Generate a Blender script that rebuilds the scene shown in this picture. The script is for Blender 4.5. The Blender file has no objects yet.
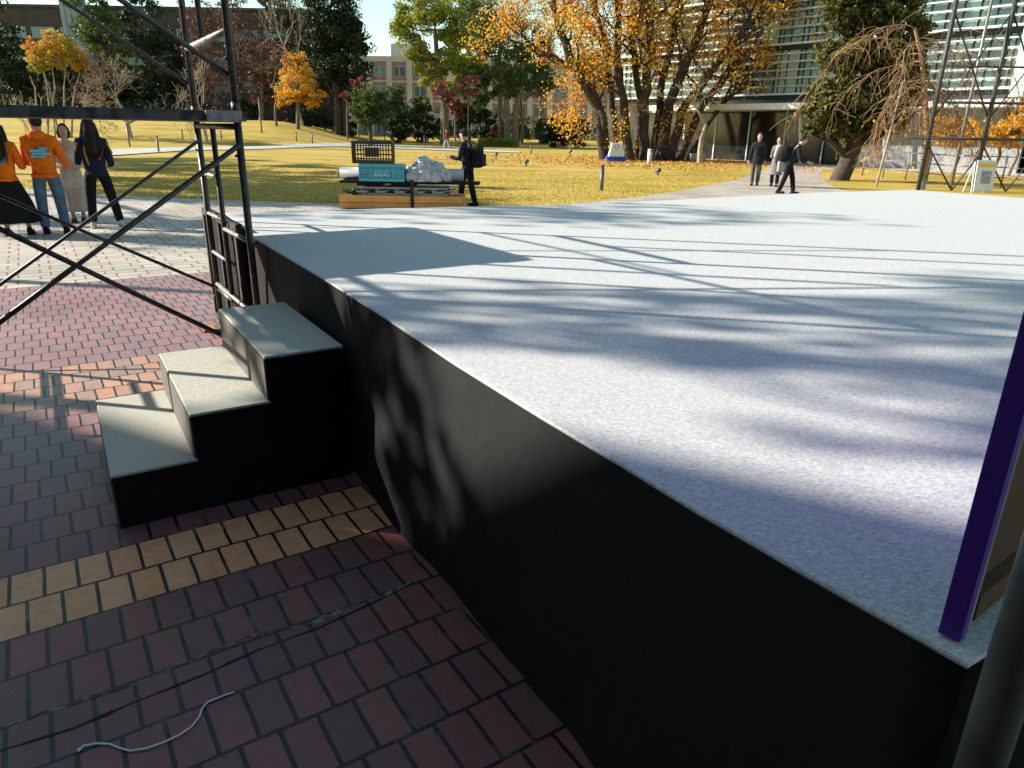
import bpy, bmesh, math, random
import numpy as np
from mathutils import Vector, Matrix
random.seed(7); rng = np.random.default_rng(11)
S = bpy.context.scene; COL = S.collection
PI = math.pi; R = math.radians

# ---------------------------------------------------------------- camera
F_PX, PITCH, ROLL, CAMH = 705.0, R(19.7), R(1.0), 1.6
fwd = Vector((0, math.cos(PITCH), -math.sin(PITCH)))
_r = Vector((1, 0, 0)); _u = _r.cross(fwd)
rt = math.cos(ROLL) * _r + math.sin(ROLL) * _u
up = -math.sin(ROLL) * _r + math.cos(ROLL) * _u
O = Vector((0, 0, CAMH))
cam = bpy.data.objects.new('camera', bpy.data.cameras.new('camera')); COL.objects.link(cam)
M = Matrix((rt, up, -fwd)).transposed().to_4x4(); M.translation = O
cam.matrix_world = M
cam.data.sensor_width = 36; cam.data.lens = F_PX / 1024 * 36
cam.data.clip_start = .05; cam.data.clip_end = 2000
S.camera = cam

def ray(px, py): return (fwd * F_PX + rt * (px - 512) - up * (py - 384)).normalized()
def at(px, py, z=0.0):                      # point of the plane z seen at a pixel
    d = ray(px, py); return O + d * ((z - O.z) / d.z)
def W(px, py, Y):                           # point at the distance Y seen at a pixel
    d = ray(px, py); return O + d * (Y / d.y)
def sm(a, b, x):
    t = max(0., min(1., (x - a) / (b - a))); return t * t * (3 - 2 * t)
def terr(x, y):
    if y < 30: return 0.
    q = x / y
    z = 2.3 * sm(52, 84, y) * sm(-.17, -.33, q)
    z += 1.0 * sm(70, 130, y) * (1 - sm(-.17, -.33, q))
    return z
def hit(px, py):                            # where a pixel's ray meets the terrain
    d = ray(px, py); t = 5.
    while t < 400:
        p = O + d * t
        if p.z <= terr(p.x, p.y): return p
        t += .1 + t * .002
    return O + d * 90
def G(px, Y):                               # ground point at distance Y in a pixel column
    p = W(px, 130, Y); return Vector((p.x, Y, terr(p.x, Y)))

# ---------------------------------------------------------------- materials
def mat(name, base, rough=.8, metal=0., spec=.3, noise=None, bump=None, var=0, trans=0., sheen=0):
    """base colour with optional 3D noise variation: noise=(scale, colour2, contrast)"""
    m = bpy.data.materials.new(name); m.use_nodes = True
    nt = m.node_tree; b = nt.nodes['Principled BSDF']
    b.inputs['Base Color'].default_value = (*base, 1); b.inputs['Roughness'].default_value = rough
    b.inputs['Metallic'].default_value = metal; b.inputs['Specular IOR Level'].default_value = spec
    tc = nt.nodes.new('ShaderNodeTexCoord')
    if noise:
        n = nt.nodes.new('ShaderNodeTexNoise'); n.inputs['Scale'].default_value = noise[0]; n.inputs['Detail'].default_value = 6
        nt.links.new(tc.outputs['Object'], n.inputs['Vector'])
        r = nt.nodes.new('ShaderNodeValToRGB'); c = noise[2] if len(noise) > 2 else .15
        r.color_ramp.elements[0].position = .5 - c; r.color_ramp.elements[1].position = .5 + c
        r.color_ramp.elements[0].color = (*base, 1); r.color_ramp.elements[1].color = (*noise[1], 1)
        nt.links.new(n.outputs['Fac'], r.inputs['Fac']); nt.links.new(r.outputs['Color'], b.inputs['Base Color'])
    if bump:
        n2 = nt.nodes.new('ShaderNodeTexNoise'); n2.inputs['Scale'].default_value = bump[0]; n2.inputs['Detail'].default_value = 5
        nt.links.new(tc.outputs['Object'], n2.inputs['Vector'])
        bp = nt.nodes.new('ShaderNodeBump'); bp.inputs['Strength'].default_value = bump[1]; bp.inputs['Distance'].default_value = bump[2]
        nt.links.new(n2.outputs['Fac'], bp.inputs['Height']); nt.links.new(bp.outputs['Normal'], b.inputs['Normal'])
    if trans:
        t = nt.nodes.new('ShaderNodeBsdfTranslucent'); mx = nt.nodes.new('ShaderNodeMixShader'); mx.inputs[0].default_value = trans
        src = b.inputs['Base Color'].links[0].from_socket if b.inputs['Base Color'].links else None
        if src: nt.links.new(src, t.inputs['Color'])
        else: t.inputs['Color'].default_value = (*base, 1)
        nt.links.new(b.outputs[0], mx.inputs[1]); nt.links.new(t.outputs[0], mx.inputs[2])
        nt.links.new(mx.outputs[0], nt.nodes['Material Output'].inputs['Surface'])
    return m
def leafmat(name, cols, trans=.35):
    """every leaf its own shade out of a list of colours"""
    m = bpy.data.materials.new(name); m.use_nodes = True; nt = m.node_tree; b = nt.nodes['Principled BSDF']
    g = nt.nodes.new('ShaderNodeNewGeometry'); r = nt.nodes.new('ShaderNodeValToRGB')
    n = nt.nodes.new('ShaderNodeTexNoise'); n.inputs['Scale'].default_value = .45; n.inputs['Detail'].default_value = 3
    tc = nt.nodes.new('ShaderNodeTexCoord'); nt.links.new(tc.outputs['Object'], n.inputs['Vector'])
    a = nt.nodes.new('ShaderNodeMath'); a.operation = 'MULTIPLY'; a.inputs[1].default_value = .6
    nt.links.new(g.outputs['Random Per Island'], a.inputs[0])
    a2 = nt.nodes.new('ShaderNodeMath'); a2.operation = 'MULTIPLY_ADD'; a2.inputs[1].default_value = 1.7; a2.inputs[2].default_value = -.65
    nt.links.new(n.outputs['Fac'], a2.inputs[0])
    a3 = nt.nodes.new('ShaderNodeMath'); a3.operation = 'ADD'; a3.use_clamp = True
    nt.links.new(a.outputs[0], a3.inputs[0]); nt.links.new(a2.outputs[0], a3.inputs[1])
    nt.links.new(a3.outputs[0], r.inputs['Fac'])
    el = r.color_ramp.elements; el[0].color = (*cols[0], 1); el[1].color = (*cols[-1], 1)
    for i, c in enumerate(cols[1:-1]):
        e = el.new((i + 1) / (len(cols) - 1)); e.color = (*c, 1)
    nt.links.new(r.outputs[0], b.inputs['Base Color']); b.inputs['Roughness'].default_value = .6; b.inputs['Specular IOR Level'].default_value = .3
    t = nt.nodes.new('ShaderNodeBsdfTranslucent'); mx = nt.nodes.new('ShaderNodeMixShader'); mx.inputs[0].default_value = trans
    nt.links.new(r.outputs[0], t.inputs['Color']); nt.links.new(b.outputs[0], mx.inputs[1]); nt.links.new(t.outputs[0], mx.inputs[2])
    nt.links.new(mx.outputs[0], nt.nodes['Material Output'].inputs['Surface'])
    return m

# ---------------------------------------------------------------- mesh helpers
class MB:
    def __init__(s): s.v = []; s.f = []; s.m = []; s.s = []
    def add(s, vs, fs, mi=0, smooth=False):
        o = len(s.v); s.v += [tuple(v) for v in vs]
        for f in fs: s.f.append([i + o for i in f]); s.m.append(mi); s.s.append(smooth)
    def box(s, c, size, rot=0., mi=0, mtx=None):
        x, y, z = size[0] / 2, size[1] / 2, size[2] / 2
        vs = [Vector((a * x, b * y, d * z)) for a in (-1, 1) for b in (-1, 1) for d in (-1, 1)]
        m = mtx if mtx is not None else Matrix.Rotation(rot, 3, 'Z')
        vs = [m @ v + Vector(c) for v in vs]
        s.add(vs, [(0, 1, 3, 2), (4, 6, 7, 5), (0, 4, 5, 1), (2, 3, 7, 6), (0, 2, 6, 4), (1, 5, 7, 3)], mi)
    def tube(s, pts, rad, n=8, mi=0, cap=True, smooth=True, squash=None):
        pts = [Vector(p) for p in pts]
        if not hasattr(rad, '__len__'): rad = [rad] * len(pts)
        rings = []; prev = None
        for i, p in enumerate(pts):
            d = (pts[min(i + 1, len(pts) - 1)] - pts[max(i - 1, 0)])
            d = d.normalized() if d.length > 1e-9 else Vector((0, 0, 1))
            a = prev if prev is not None else (Vector((0, 0, 1)) if abs(d.z) < .9 else Vector((1, 0, 0)))
            a = (a - d * a.dot(d));
            if a.length < 1e-6: a = d.orthogonal()
            a.normalize(); prev = a; b = d.cross(a)
            rings.append([p + (a * math.cos(2 * PI * k / n) + b * math.sin(2 * PI * k / n)) * rad[i] for k in range(n)])
        vs = [v for r_ in rings for v in r_]; fs = []
        for i in range(len(pts) - 1):
            for k in range(n):
                k2 = (k + 1) % n; fs.append((i * n + k, i * n + k2, (i + 1) * n + k2, (i + 1) * n + k))
        if cap: fs.append(tuple(range(n))[::-1]); fs.append(tuple(range((len(pts) - 1) * n, len(pts) * n)))
        s.add(vs, fs, mi, smooth)
    def bar(s, a, b, w, h, mi=0, upv=(0, 0, 1)):
        a = Vector(a); b = Vector(b); d = (b - a); L = d.length; d.normalize()
        u_ = Vector(upv); sd = d.cross(u_)
        if sd.length < 1e-4: sd = d.orthogonal()
        sd.normalize(); u2 = sd.cross(d)
        m = Matrix((sd, d, u2)).transposed()
        s.box((a + b) / 2, (w, L, h), mtx=m, mi=mi)
    def prism(s, poly, z0, z1, mi=0):
        n = len(poly); z0f = z0 if callable(z0) else (lambda p: z0); z1f = z1 if callable(z1) else (lambda p: z1)
        vs = [(p[0], p[1], z0f(p)) for p in poly] + [(p[0], p[1], z1f(p)) for p in poly]
        fs = [tuple(range(n))[::-1], tuple(range(n, 2 * n))] + [(i, (i + 1) % n, n + (i + 1) % n, n + i) for i in range(n)]
        s.add(vs, fs, mi)
    def ell(s, c, r, n=10, mi=0, mtx=None):
        vs = []; fs = []; m = n // 2 + 1
        for i in range(m + 1):
            t = PI * i / m
            for k in range(n):
                a = 2 * PI * k / n
                v = Vector((r[0] * math.sin(t) * math.cos(a), r[1] * math.sin(t) * math.sin(a), r[2] * math.cos(t)))
                if mtx is not None: v = mtx @ v
                vs.append(v + Vector(c))
        for i in range(m):
            for k in range(n):
                k2 = (k + 1) % n; fs.append((i * n + k, (i + 1) * n + k, (i + 1) * n + k2, i * n + k2))
        s.add(vs, fs, mi, True)
    def lathe(s, c, prof, n=16, mi=0, sx=1, sy=1, rot=0, lean=(0, 0)):
        vs = []; fs = []; z0 = prof[0][1]
        for (r_, z) in prof:
            for k in range(n):
                a = 2 * PI * k / n; x = r_ * math.cos(a) * sx; y = r_ * math.sin(a) * sy
                vs.append((c[0] + x * math.cos(rot) - y * math.sin(rot) + lean[0] * (z - z0), c[1] + x * math.sin(rot) + y * math.cos(rot) + lean[1] * (z - z0), c[2] + z))
        for i in range(len(prof) - 1):
            for k in range(n):
                k2 = (k + 1) % n; fs.append((i * n + k, i * n + k2, (i + 1) * n + k2, (i + 1) * n + k))
        fs.append(tuple(range(n))[::-1]); fs.append(tuple(range((len(prof) - 1) * n, len(prof) * n)))
        s.add(vs, fs, mi, True)
    def sheet(s, poly, z, mi=0): s.add([(p[0], p[1], z) for p in poly], [tuple(range(len(poly)))], mi)
    def build(s, name, mats, parent=None, bevel=0, recalc=True, **tags):
        me = bpy.data.meshes.new(name); me.from_pydata(s.v, [], s.f)
        if not isinstance(mats, (list, tuple)): mats = [mats]
        for m in mats: me.materials.append(m)
        me.polygons.foreach_set('material_index', s.m); me.polygons.foreach_set('use_smooth', s.s)
        if recalc:
            bm = bmesh.new(); bm.from_mesh(me); bmesh.ops.recalc_face_normals(bm, faces=bm.faces); bm.to_mesh(me); bm.free()
        me.update()
        return link(name, me, parent, bevel, **tags)
def link(name, me, parent=None, bevel=0, **tags):
    o = bpy.data.objects.new(name, me); COL.objects.link(o)
    if parent is not None:
        o.parent = parent; o.matrix_parent_inverse = parent.matrix_world.inverted() if False else Matrix.Translation(-parent.location)
    if bevel:
        b = o.modifiers.new('bevel', 'BEVEL'); b.width = bevel; b.segments = 2; b.limit_method = 'ANGLE'
    tag(o, **tags); return o
def tag(o, label=None, cat=None, group=None, kind=None):
    for k, v in (('label', label), ('category', cat), ('group', group), ('kind', kind)):
        if v: o[k] = v
    return o
def thing(name, loc, label, cat, group=None):
    o = bpy.data.objects.new(name, None); COL.objects.link(o); o.location = loc; o.empty_display_size = .2
    return tag(o, label, cat, group)
def quads_mesh(name, P, A, B, m, parent):   # N free quads: centre P, half axes A, B
    n = len(P); V = np.empty((n, 4, 3), np.float32)
    V[:, 0] = P - A; V[:, 1] = P + B * .8; V[:, 2] = P + A; V[:, 3] = P - B * .8
    me = bpy.data.meshes.new(name); me.vertices.add(4 * n); me.vertices.foreach_set('co', V.ravel())
    me.loops.add(4 * n); me.loops.foreach_set('vertex_index', np.arange(4 * n, dtype=np.int32))
    me.polygons.add(n); me.polygons.foreach_set('loop_start', np.arange(0, 4 * n, 4, dtype=np.int32))
    me.polygons.foreach_set('loop_total', np.full(n, 4, np.int32))
    me.materials.append(m); me.update(calc_edges=True)
    return link(name, me, parent)
def leaves(name, P, size, m, parent, flat=0.):
    P = np.asarray(P, np.float32); n = len(P)
    a = rng.normal(size=(n, 3)); b = rng.normal(size=(n, 3))
    if flat: a[:, 2] *= flat; b[:, 2] *= flat
    a /= np.linalg.norm(a, axis=1)[:, None]; b -= a * (a * b).sum(1)[:, None]; b /= np.linalg.norm(b, axis=1)[:, None]
    s = size * rng.uniform(.55, 1.25, (n, 1)) * .5
    return quads_mesh(name, P, a * s, b * s, m, parent)

# ---------------------------------------------------------------- palette
carpet = mat('stage_carpet', (.40, .415, .43), .95, spec=.1, bump=(260, .35, .003))
def speckle(m, c1, c2, c3, scale):
    nt = m.node_tree; b = nt.nodes['Principled BSDF']; tc = nt.nodes.new('ShaderNodeTexCoord')
    mp = nt.nodes.new('ShaderNodeMapping'); mp.inputs['Rotation'].default_value = (0, 0, R(-31)); mp.inputs['Scale'].default_value = (1, 2.2, 1)
    nt.links.new(tc.outputs['Object'], mp.inputs[0])
    n = nt.nodes.new('ShaderNodeTexNoise'); n.inputs['Scale'].default_value = scale; n.inputs['Detail'].default_value = 8; n.inputs['Roughness'].default_value = .75
    nt.links.new(mp.outputs[0], n.inputs['Vector'])
    r = nt.nodes.new('ShaderNodeValToRGB'); e = r.color_ramp.elements
    e[0].position = .36; e[0].color = (*c1, 1); e[1].position = .66; e[1].color = (*c3, 1); x = e.new(.5); x.color = (*c2, 1)
    nt.links.new(n.outputs['Fac'], r.inputs['Fac']); nt.links.new(r.outputs[0], b.inputs['Base Color'])
speckle(carpet, (.33, .33, .32), (.52, .52, .505), (.74, .735, .71), 95)
tread_m = mat('tread_carpet', (.46, .46, .42), .95, spec=.1, bump=(260, .5, .003)); speckle(tread_m, (.33, .32, .26), (.50, .48, .40), (.66, .64, .54), 90)
skirt_m = mat('black_cloth', (.024, .024, .024), .8, spec=.05, noise=(1.5, (.029, .029, .029)), bump=(3, .5, .05))
riser_m = mat('riser_cloth', (.12, .11, .095), .8, noise=(12, (.15, .14, .12)), bump=(30, .3, .01))
black_wood = mat('black_wood', (.008, .008, .009), .6, spec=.15, noise=(8, (.012, .012, .012)), bump=(40, .2, .004))
black_paint = mat('black_paint', (.02, .02, .021), .45, spec=.5, noise=(25, (.05, .046, .04), .08), bump=(60, .3, .003))
steel = mat('worn_steel', (.32, .32, .31), .5, .6, noise=(30, (.18, .17, .15)))
galv = mat('galvanised', (.13, .13, .135), .55, .2, noise=(14, (.22, .22, .22), .12), bump=(50, .3, .003))
grey_pole = mat('grey_scaffold_paint', (.16, .155, .15), .5, .4, noise=(20, (.28, .26, .24)))
plank_m = mat('dark_plank', (.03, .03, .032), .7, noise=(14, (.09, .085, .075), .08), bump=(30, .5, .006))
purple = mat('purple_paint', (.085, .022, .33), .5, spec=.4, noise=(6, (.06, .015, .25)), bump=(80, .15, .002))
inner_board = mat('pale_board', (.27, .25, .24), .8, noise=(10, (.2, .18, .175)))
wood = mat('raw_wood', (.07, .034, .018), .7, noise=(6, (.12, .06, .03)))
timber = mat('orange_timber', (.74, .33, .08), .7, noise=(5, (.8, .42, .13)), bump=(20, .4, .01))
foot_wood = mat('foot_block_wood', (.55, .28, .09), .8, noise=(12, (.42, .2, .06)))
white_plastic = mat('white_plastic', (.75, .75, .74), .4)
dark_rubber = mat('dark_rubber', (.02, .02, .02), .7)
concrete = mat('pale_concrete', (.42, .40, .36), .9, noise=(1.5, (.5, .48, .43)), bump=(40, .3, .005))
bark_d = mat('dark_bark', (.045, .035, .028), .9, noise=(4, (.09, .07, .05)), bump=(12, .8, .04))
bark_m = mat('brown_bark', (.13, .095, .065), .9, noise=(4, (.2, .16, .11)), bump=(12, .8, .03))
bark_l = mat('pale_bark', (.30, .25, .18), .9, noise=(4, (.4, .34, .26)), bump=(12, .6, .02))
bark_t = mat('tan_bark', (.36, .22, .11), .9, noise=(4, (.26, .16, .09)), bump=(12, .6, .02))
L_dark = leafmat('leaf_dark_green', [(.008, .014, .007), (.02, .035, .012), (.04, .06, .018)], .15)
L_mid = leafmat('leaf_green', [(.03, .05, .012), (.07, .11, .022), (.14, .17, .03)], .3)
L_yg = leafmat('leaf_yellow_green', [(.12, .15, .02), (.28, .31, .04), (.42, .42, .06), (.5, .44, .06)], .4)
L_or = leafmat('leaf_orange', [(.62, .18, .03), (.75, .30, .03), (.82, .42, .04), (.68, .52, .06), (.3, .34, .04)], .45)
L_or2 = leafmat('leaf_amber', [(.55, .22, .02), (.7, .36, .03), (.75, .45, .05)], .4)
L_mix = leafmat('leaf_mixed', [(.12, .17, .02), (.3, .30, .03), (.5, .36, .04), (.6, .24, .03), (.5, .1, .03)], .4)
L_red = leafmat('leaf_red', [(.13, .03, .03), (.22, .06, .05), (.3, .12, .08)], .35)
L_brown = leafmat('leaf_brown', [(.07, .035, .022), (.13, .06, .035), (.2, .08, .04)], .25)
L_hedge = leafmat('leaf_hedge', [(.12, .15, .02), (.25, .27, .04), (.32, .3, .05)], .3)
L_fall = leafmat('fallen_leaf', [(.35, .13, .03), (.62, .3, .06), (.55, .26, .07)], .1)
L_brz = leafmat('leaf_bronze_green', [(.02, .03, .01), (.06, .07, .018), (.13, .12, .03)], .2)

# ---------------------------------------------------------------- world, sun
SUN_E = R(24); SUN_AZ = R(169)             # direction the sun stands in, from +X
sd = Vector((math.cos(SUN_E) * math.cos(SUN_AZ), math.cos(SUN_E) * math.sin(SUN_AZ), math.sin(SUN_E)))
w = bpy.data.worlds.new('World'); S.world = w; w.use_nodes = True; nt = w.node_tree
sky = nt.nodes.new('ShaderNodeTexSky'); sky.sky_type = 'NISHITA'; sky.sun_disc = False
sky.sun_elevation = SUN_E; sky.sun_rotation = R(90) - SUN_AZ
sky.air_density = 1.0; sky.dust_density = .2; sky.ozone_density = .3
tn = nt.nodes.new('ShaderNodeVectorMath'); tn.operation = 'MULTIPLY'; tn.inputs[1].default_value = (.93, 1.03, .86); nt.links.new(sky.outputs[0], tn.inputs[0])
bg = nt.nodes['Background']; nt.links.new(tn.outputs[0], bg.inputs[0]); bg.inputs[1].default_value = .105
sun = bpy.data.objects.new('sun', bpy.data.lights.new('sun', 'SUN')); COL.objects.link(sun)
sun.data.energy = 5.0; sun.data.angle = R(.55); sun.data.color = (1, .94, .85)
sun.rotation_euler = (-sd).to_track_quat('-Z', 'Y').to_euler()
S.view_settings.view_transform = 'Standard'; S.view_settings.look = 'None'; S.view_settings.exposure = 1.12; S.view_settings.gamma = 1
S.view_settings.use_curve_mapping = False

# ---------------------------------------------------------------- ground
PA = R(123.5); pu = Vector((math.cos(PA), math.sin(PA), 0)); pv = Vector((math.sin(PA), -math.cos(PA), 0))
def uv(u_, v_, z=0): p = pu * u_ + pv * v_; return Vector((p.x, p.y, z))
ROW = .2088; U0 = 2.465
def nodes(m): return m.node_tree, m.node_tree.nodes['Principled BSDF']
lawn_m = mat('dry_lawn', (.30, .22, .045), .95, spec=.1)
nt, b = nodes(lawn_m); tc = nt.nodes.new('ShaderNodeTexCoord')
n1 = nt.nodes.new('ShaderNodeTexNoise'); n1.inputs['Scale'].default_value = .35; n1.inputs['Detail'].default_value = 7
n2 = nt.nodes.new('ShaderNodeTexNoise'); n2.inputs['Scale'].default_value = 14; n2.inputs['Detail'].default_value = 6; n2.inputs['Roughness'].default_value = .7
mp = nt.nodes.new('ShaderNodeMapping'); mp.inputs['Scale'].default_value = (.5, 1.3, 1)
nt.links.new(tc.outputs['Object'], mp.inputs[0]); nt.links.new(mp.outputs[0], n1.inputs['Vector']); nt.links.new(tc.outputs['Object'], n2.inputs['Vector'])
r1 = nt.nodes.new('ShaderNodeValToRGB'); e = r1.color_ramp.elements
e[0].position = .33; e[0].color = (.37, .265, .05, 1); e[1].position = .7; e[1].color = (.66, .46, .17, 1); x = e.new(.5); x.color = (.54, .385, .085, 1)
mx = nt.nodes.new('ShaderNodeMix'); mx.data_type = 'RGBA'; mx.blend_type = 'MULTIPLY'; mx.inputs['Factor'].default_value = .8
r2 = nt.nodes.new('ShaderNodeValToRGB'); r2.color_ramp.elements[0].position = .3; r2.color_ramp.elements[1].position = .65; r2.color_ramp.elements[0].color = (.5, .5, .45, 1)
nt.links.new(n1.outputs['Fac'], r1.inputs['Fac']); nt.links.new(n2.outputs['Fac'], r2.inputs['Fac'])
nt.links.new(r1.outputs[0], mx.inputs['A']); nt.links.new(r2.outputs[0], mx.inputs['B']); nt.links.new(mx.outputs['Result'], b.inputs['Base Color'])
bp = nt.nodes.new('ShaderNodeBump'); bp.inputs['Distance'].default_value = .03; bp.inputs['Strength'].default_value = .7
nt.links.new(n2.outputs['Fac'], bp.inputs['Height']); nt.links.new(bp.outputs[0], b.inputs['Normal'])

def axis(lo, hi, a, b_, fine, coarse):
    out = []; x = lo
    while x < hi: out.append(x); x += fine if a <= x < b_ else coarse
    return out + [hi]
xs = axis(-700, 700, -90, 90, 1.5, 40); ys = axis(-200, 1200, 26, 150, 1.5, 30)
mb = MB(); nx = len(xs)
mb.add([(x_, y_, terr(x_, y_)) for y_ in ys for x_ in xs],
       [(j * nx + i, j * nx + i + 1, (j + 1) * nx + i + 1, (j + 1) * nx + i) for j in range(len(ys) - 1) for i in range(nx - 1)], 0, True)
mb.build('lawn', lawn_m, kind='structure')

def brickmat(name, width, row, mortar, c1, c2, cm, off=.5, rough=.5, bias=0.):
    m = mat(name, c1, rough, spec=.4); nt, b = nodes(m)
    tc = nt.nodes.new('ShaderNodeTexCoord'); mp = nt.nodes.new('ShaderNodeMapping'); mp.vector_type = 'POINT'
    # rotate so that x runs along the rows and y across them
    mp.inputs['Rotation'].default_value = (0, 0, -(PA - PI / 2))
    mp.inputs['Location'].default_value = (0, -U0 % row, 0)
    nt.links.new(tc.outputs['Object'], mp.inputs[0])
    # slight waviness so that the laying is not perfect
    wn = nt.nodes.new('ShaderNodeTexNoise'); wn.inputs['Scale'].default_value = 5; nt.links.new(tc.outputs['Object'], wn.inputs['Vector'])
    vm = nt.nodes.new('ShaderNodeVectorMath'); vm.operation = 'MULTIPLY_ADD'; vm.inputs[1].default_value = (.008, .008, 0)
    nt.links.new(wn.outputs['Color'], vm.inputs[0]); nt.links.new(mp.outputs[0], vm.inputs[2])
    br = nt.nodes.new('ShaderNodeTexBrick'); br.offset = off; br.inputs['Scale'].default_value = 1
    br.inputs['Brick Width'].default_value = width; br.inputs['Row Height'].default_value = row; br.inputs['Mortar Size'].default_value = mortar
    br.inputs['Mortar Smooth'].default_value = .15; br.inputs['Bias'].default_value = bias
    br.inputs['Color1'].default_value = (*c1, 1); br.inputs['Color2'].default_value = (*c2, 1); br.inputs['Mortar'].default_value = (*cm, 1)
    nt.links.new(vm.outputs[0], br.inputs['Vector'])
    return m, nt, b, tc, mp, br
def bump_from(nt, b, br, dist, fine=90, fs=.12):
    bp = nt.nodes.new('ShaderNodeBump'); bp.invert = True; bp.inputs['Distance'].default_value = dist; bp.inputs['Strength'].default_value = 1
    nt.links.new(br.outputs['Fac'], bp.inputs['Height'])
    tc = nt.nodes.new('ShaderNodeTexCoord'); n = nt.nodes.new('ShaderNodeTexNoise'); n.inputs['Scale'].default_value = fine
    nt.links.new(tc.outputs['Object'], n.inputs['Vector'])
    b2 = nt.nodes.new('ShaderNodeBump'); b2.inputs['Distance'].default_value = .003; b2.inputs['Strength'].default_value = fs * 3
    nt.links.new(n.outputs['Fac'], b2.inputs['Height']); nt.links.new(bp.outputs[0], b2.inputs['Normal']); nt.links.new(b2.outputs[0], b.inputs['Normal'])
# red brick: bands of rows in other colours
red_m, nt, b, tc, mp, br = brickmat('red_brick_paving', .1065, ROW, .0065, (.125, .038, .038), (.075, .026, .034), (.022, .019, .015), rough=.45)
sep = nt.nodes.new('ShaderNodeSeparateXYZ'); nt.links.new(mp.outputs[0], sep.inputs[0])
def band(lo_row, hi_row):
    off = -U0 % ROW
    lo = U0 + lo_row * ROW + off + .003; hi = U0 + hi_row * ROW + off + .003
    a = nt.nodes.new('ShaderNodeMath'); a.operation = 'GREATER_THAN'; a.inputs[1].default_value = lo
    c = nt.nodes.new('ShaderNodeMath'); c.operation = 'LESS_THAN'; c.inputs[1].default_value = hi
    d = nt.nodes.new('ShaderNodeMath'); d.operation = 'MULTIPLY'
    nt.links.new(sep.outputs['Y'], a.inputs[0]); nt.links.new(sep.outputs['Y'], c.inputs[0]); nt.links.new(a.outputs[0], d.inputs[0]); nt.links.new(c.outputs[0], d.inputs[1])
    return d.outputs[0]
def mixc(fac, A, B_, blend='MIX'):
    m_ = nt.nodes.new('ShaderNodeMix'); m_.data_type = 'RGBA'; m_.blend_type = blend
    for s_, v_ in (('Factor', fac), ('A', A), ('B', B_)):
        if hasattr(v_, 'links'): nt.links.new(v_, m_.inputs[s_])
        else: m_.inputs[s_].default_value = v_ if s_ == 'Factor' else (*v_, 1)
    return m_.outputs['Result']
wnz = nt.nodes.new('ShaderNodeTexNoise'); wnz.inputs['Scale'].default_value = .9; wnz.inputs['Detail'].default_value = 5; nt.links.new(tc.outputs['Object'], wnz.inputs['Vector'])
wnf = nt.nodes.new('ShaderNodeTexNoise'); wnf.inputs['Scale'].default_value = 22; wnf.inputs['Detail'].default_value = 6; nt.links.new(tc.outputs['Object'], wnf.inputs['Vector'])
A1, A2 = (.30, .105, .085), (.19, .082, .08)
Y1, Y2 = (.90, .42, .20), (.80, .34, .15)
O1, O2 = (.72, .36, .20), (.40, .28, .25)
P1_, P2_ = (.43, .21, .195), (.32, .205, .21)  # pink of the farther bricks, the second greyed towards sky sheen
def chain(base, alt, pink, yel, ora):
    far = nt.nodes.new('ShaderNodeMapRange'); far.inputs['From Min'].default_value = 2.7; far.inputs['From Max'].default_value = 4.6  # pink blends in early, painting grazing sky sheen onto the middle rows
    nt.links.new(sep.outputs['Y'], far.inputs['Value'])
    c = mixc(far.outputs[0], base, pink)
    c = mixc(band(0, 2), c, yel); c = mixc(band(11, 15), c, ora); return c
jn = nt.nodes.new('ShaderNodeTexNoise'); jn.inputs['Scale'].default_value = 3.2; jn.inputs['Detail'].default_value = 9; jn.inputs['Roughness'].default_value = .8; nt.links.new(tc.outputs['Object'], jn.inputs['Vector'])
jr = nt.nodes.new('ShaderNodeValToRGB'); jr.color_ramp.elements[0].position = .52; jr.color_ramp.elements[0].color = (.016, .014, .011, 1); jr.color_ramp.elements[1].position = .66; jr.color_ramp.elements[1].color = (.15, .145, .12, 1)
nt.links.new(jn.outputs['Fac'], jr.inputs['Fac']); nt.links.new(jr.outputs[0], br.inputs['Mortar'])
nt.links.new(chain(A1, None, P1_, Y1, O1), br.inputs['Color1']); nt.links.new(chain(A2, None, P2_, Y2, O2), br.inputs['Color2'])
dirt = nt.nodes.new('ShaderNodeValToRGB'); dirt.color_ramp.elements[0].position = .32; dirt.color_ramp.elements[0].color = (.74, .73, .72, 1); dirt.color_ramp.elements[1].position = .62
nt.links.new(wnz.outputs['Fac'], dirt.inputs['Fac'])
dirt2 = nt.nodes.new('ShaderNodeValToRGB'); dirt2.color_ramp.elements[0].position = .3; dirt2.color_ramp.elements[0].color = (.82, .82, .82, 1); dirt2.color_ramp.elements[1].position = .55
nt.links.new(wnf.outputs['Fac'], dirt2.inputs['Fac'])
nt.links.new(mixc(1., mixc(1., br.outputs['Color'], dirt.outputs[0], 'MULTIPLY'), dirt2.outputs[0], 'MULTIPLY'), b.inputs['Base Color'])
bump_from(nt, b, br, .006)
# cream paving: pale blocks with brown joints
cream_m, nt, b, tc, mp, br = brickmat('cream_block_paving', .31, ROW, .012, (.62, .56, .46), (.5, .45, .39), (.30, .17, .11), off=.33, rough=.75)
br2 = nt.nodes.new('ShaderNodeTexBrick'); br2.offset = .5; br2.inputs['Scale'].default_value = 1; br2.inputs['Brick Width'].default_value = .62; br2.inputs['Row Height'].default_value = .104
br2.inputs['Mortar Size'].default_value = .006; br2.inputs['Color1'].default_value = (1, 1, 1, 1); br2.inputs['Color2'].default_value = (.86, .86, .86, 1); br2.inputs['Mortar'].default_value = (.7, .6, .55, 1)
nt.links.new(mp.outputs[0], br2.inputs['Vector'])
wnz = nt.nodes.new('ShaderNodeTexNoise'); wnz.inputs['Scale'].default_value = .7; wnz.inputs['Detail'].default_value = 6; nt.links.new(tc.outputs['Object'], wnz.inputs['Vector'])
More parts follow.
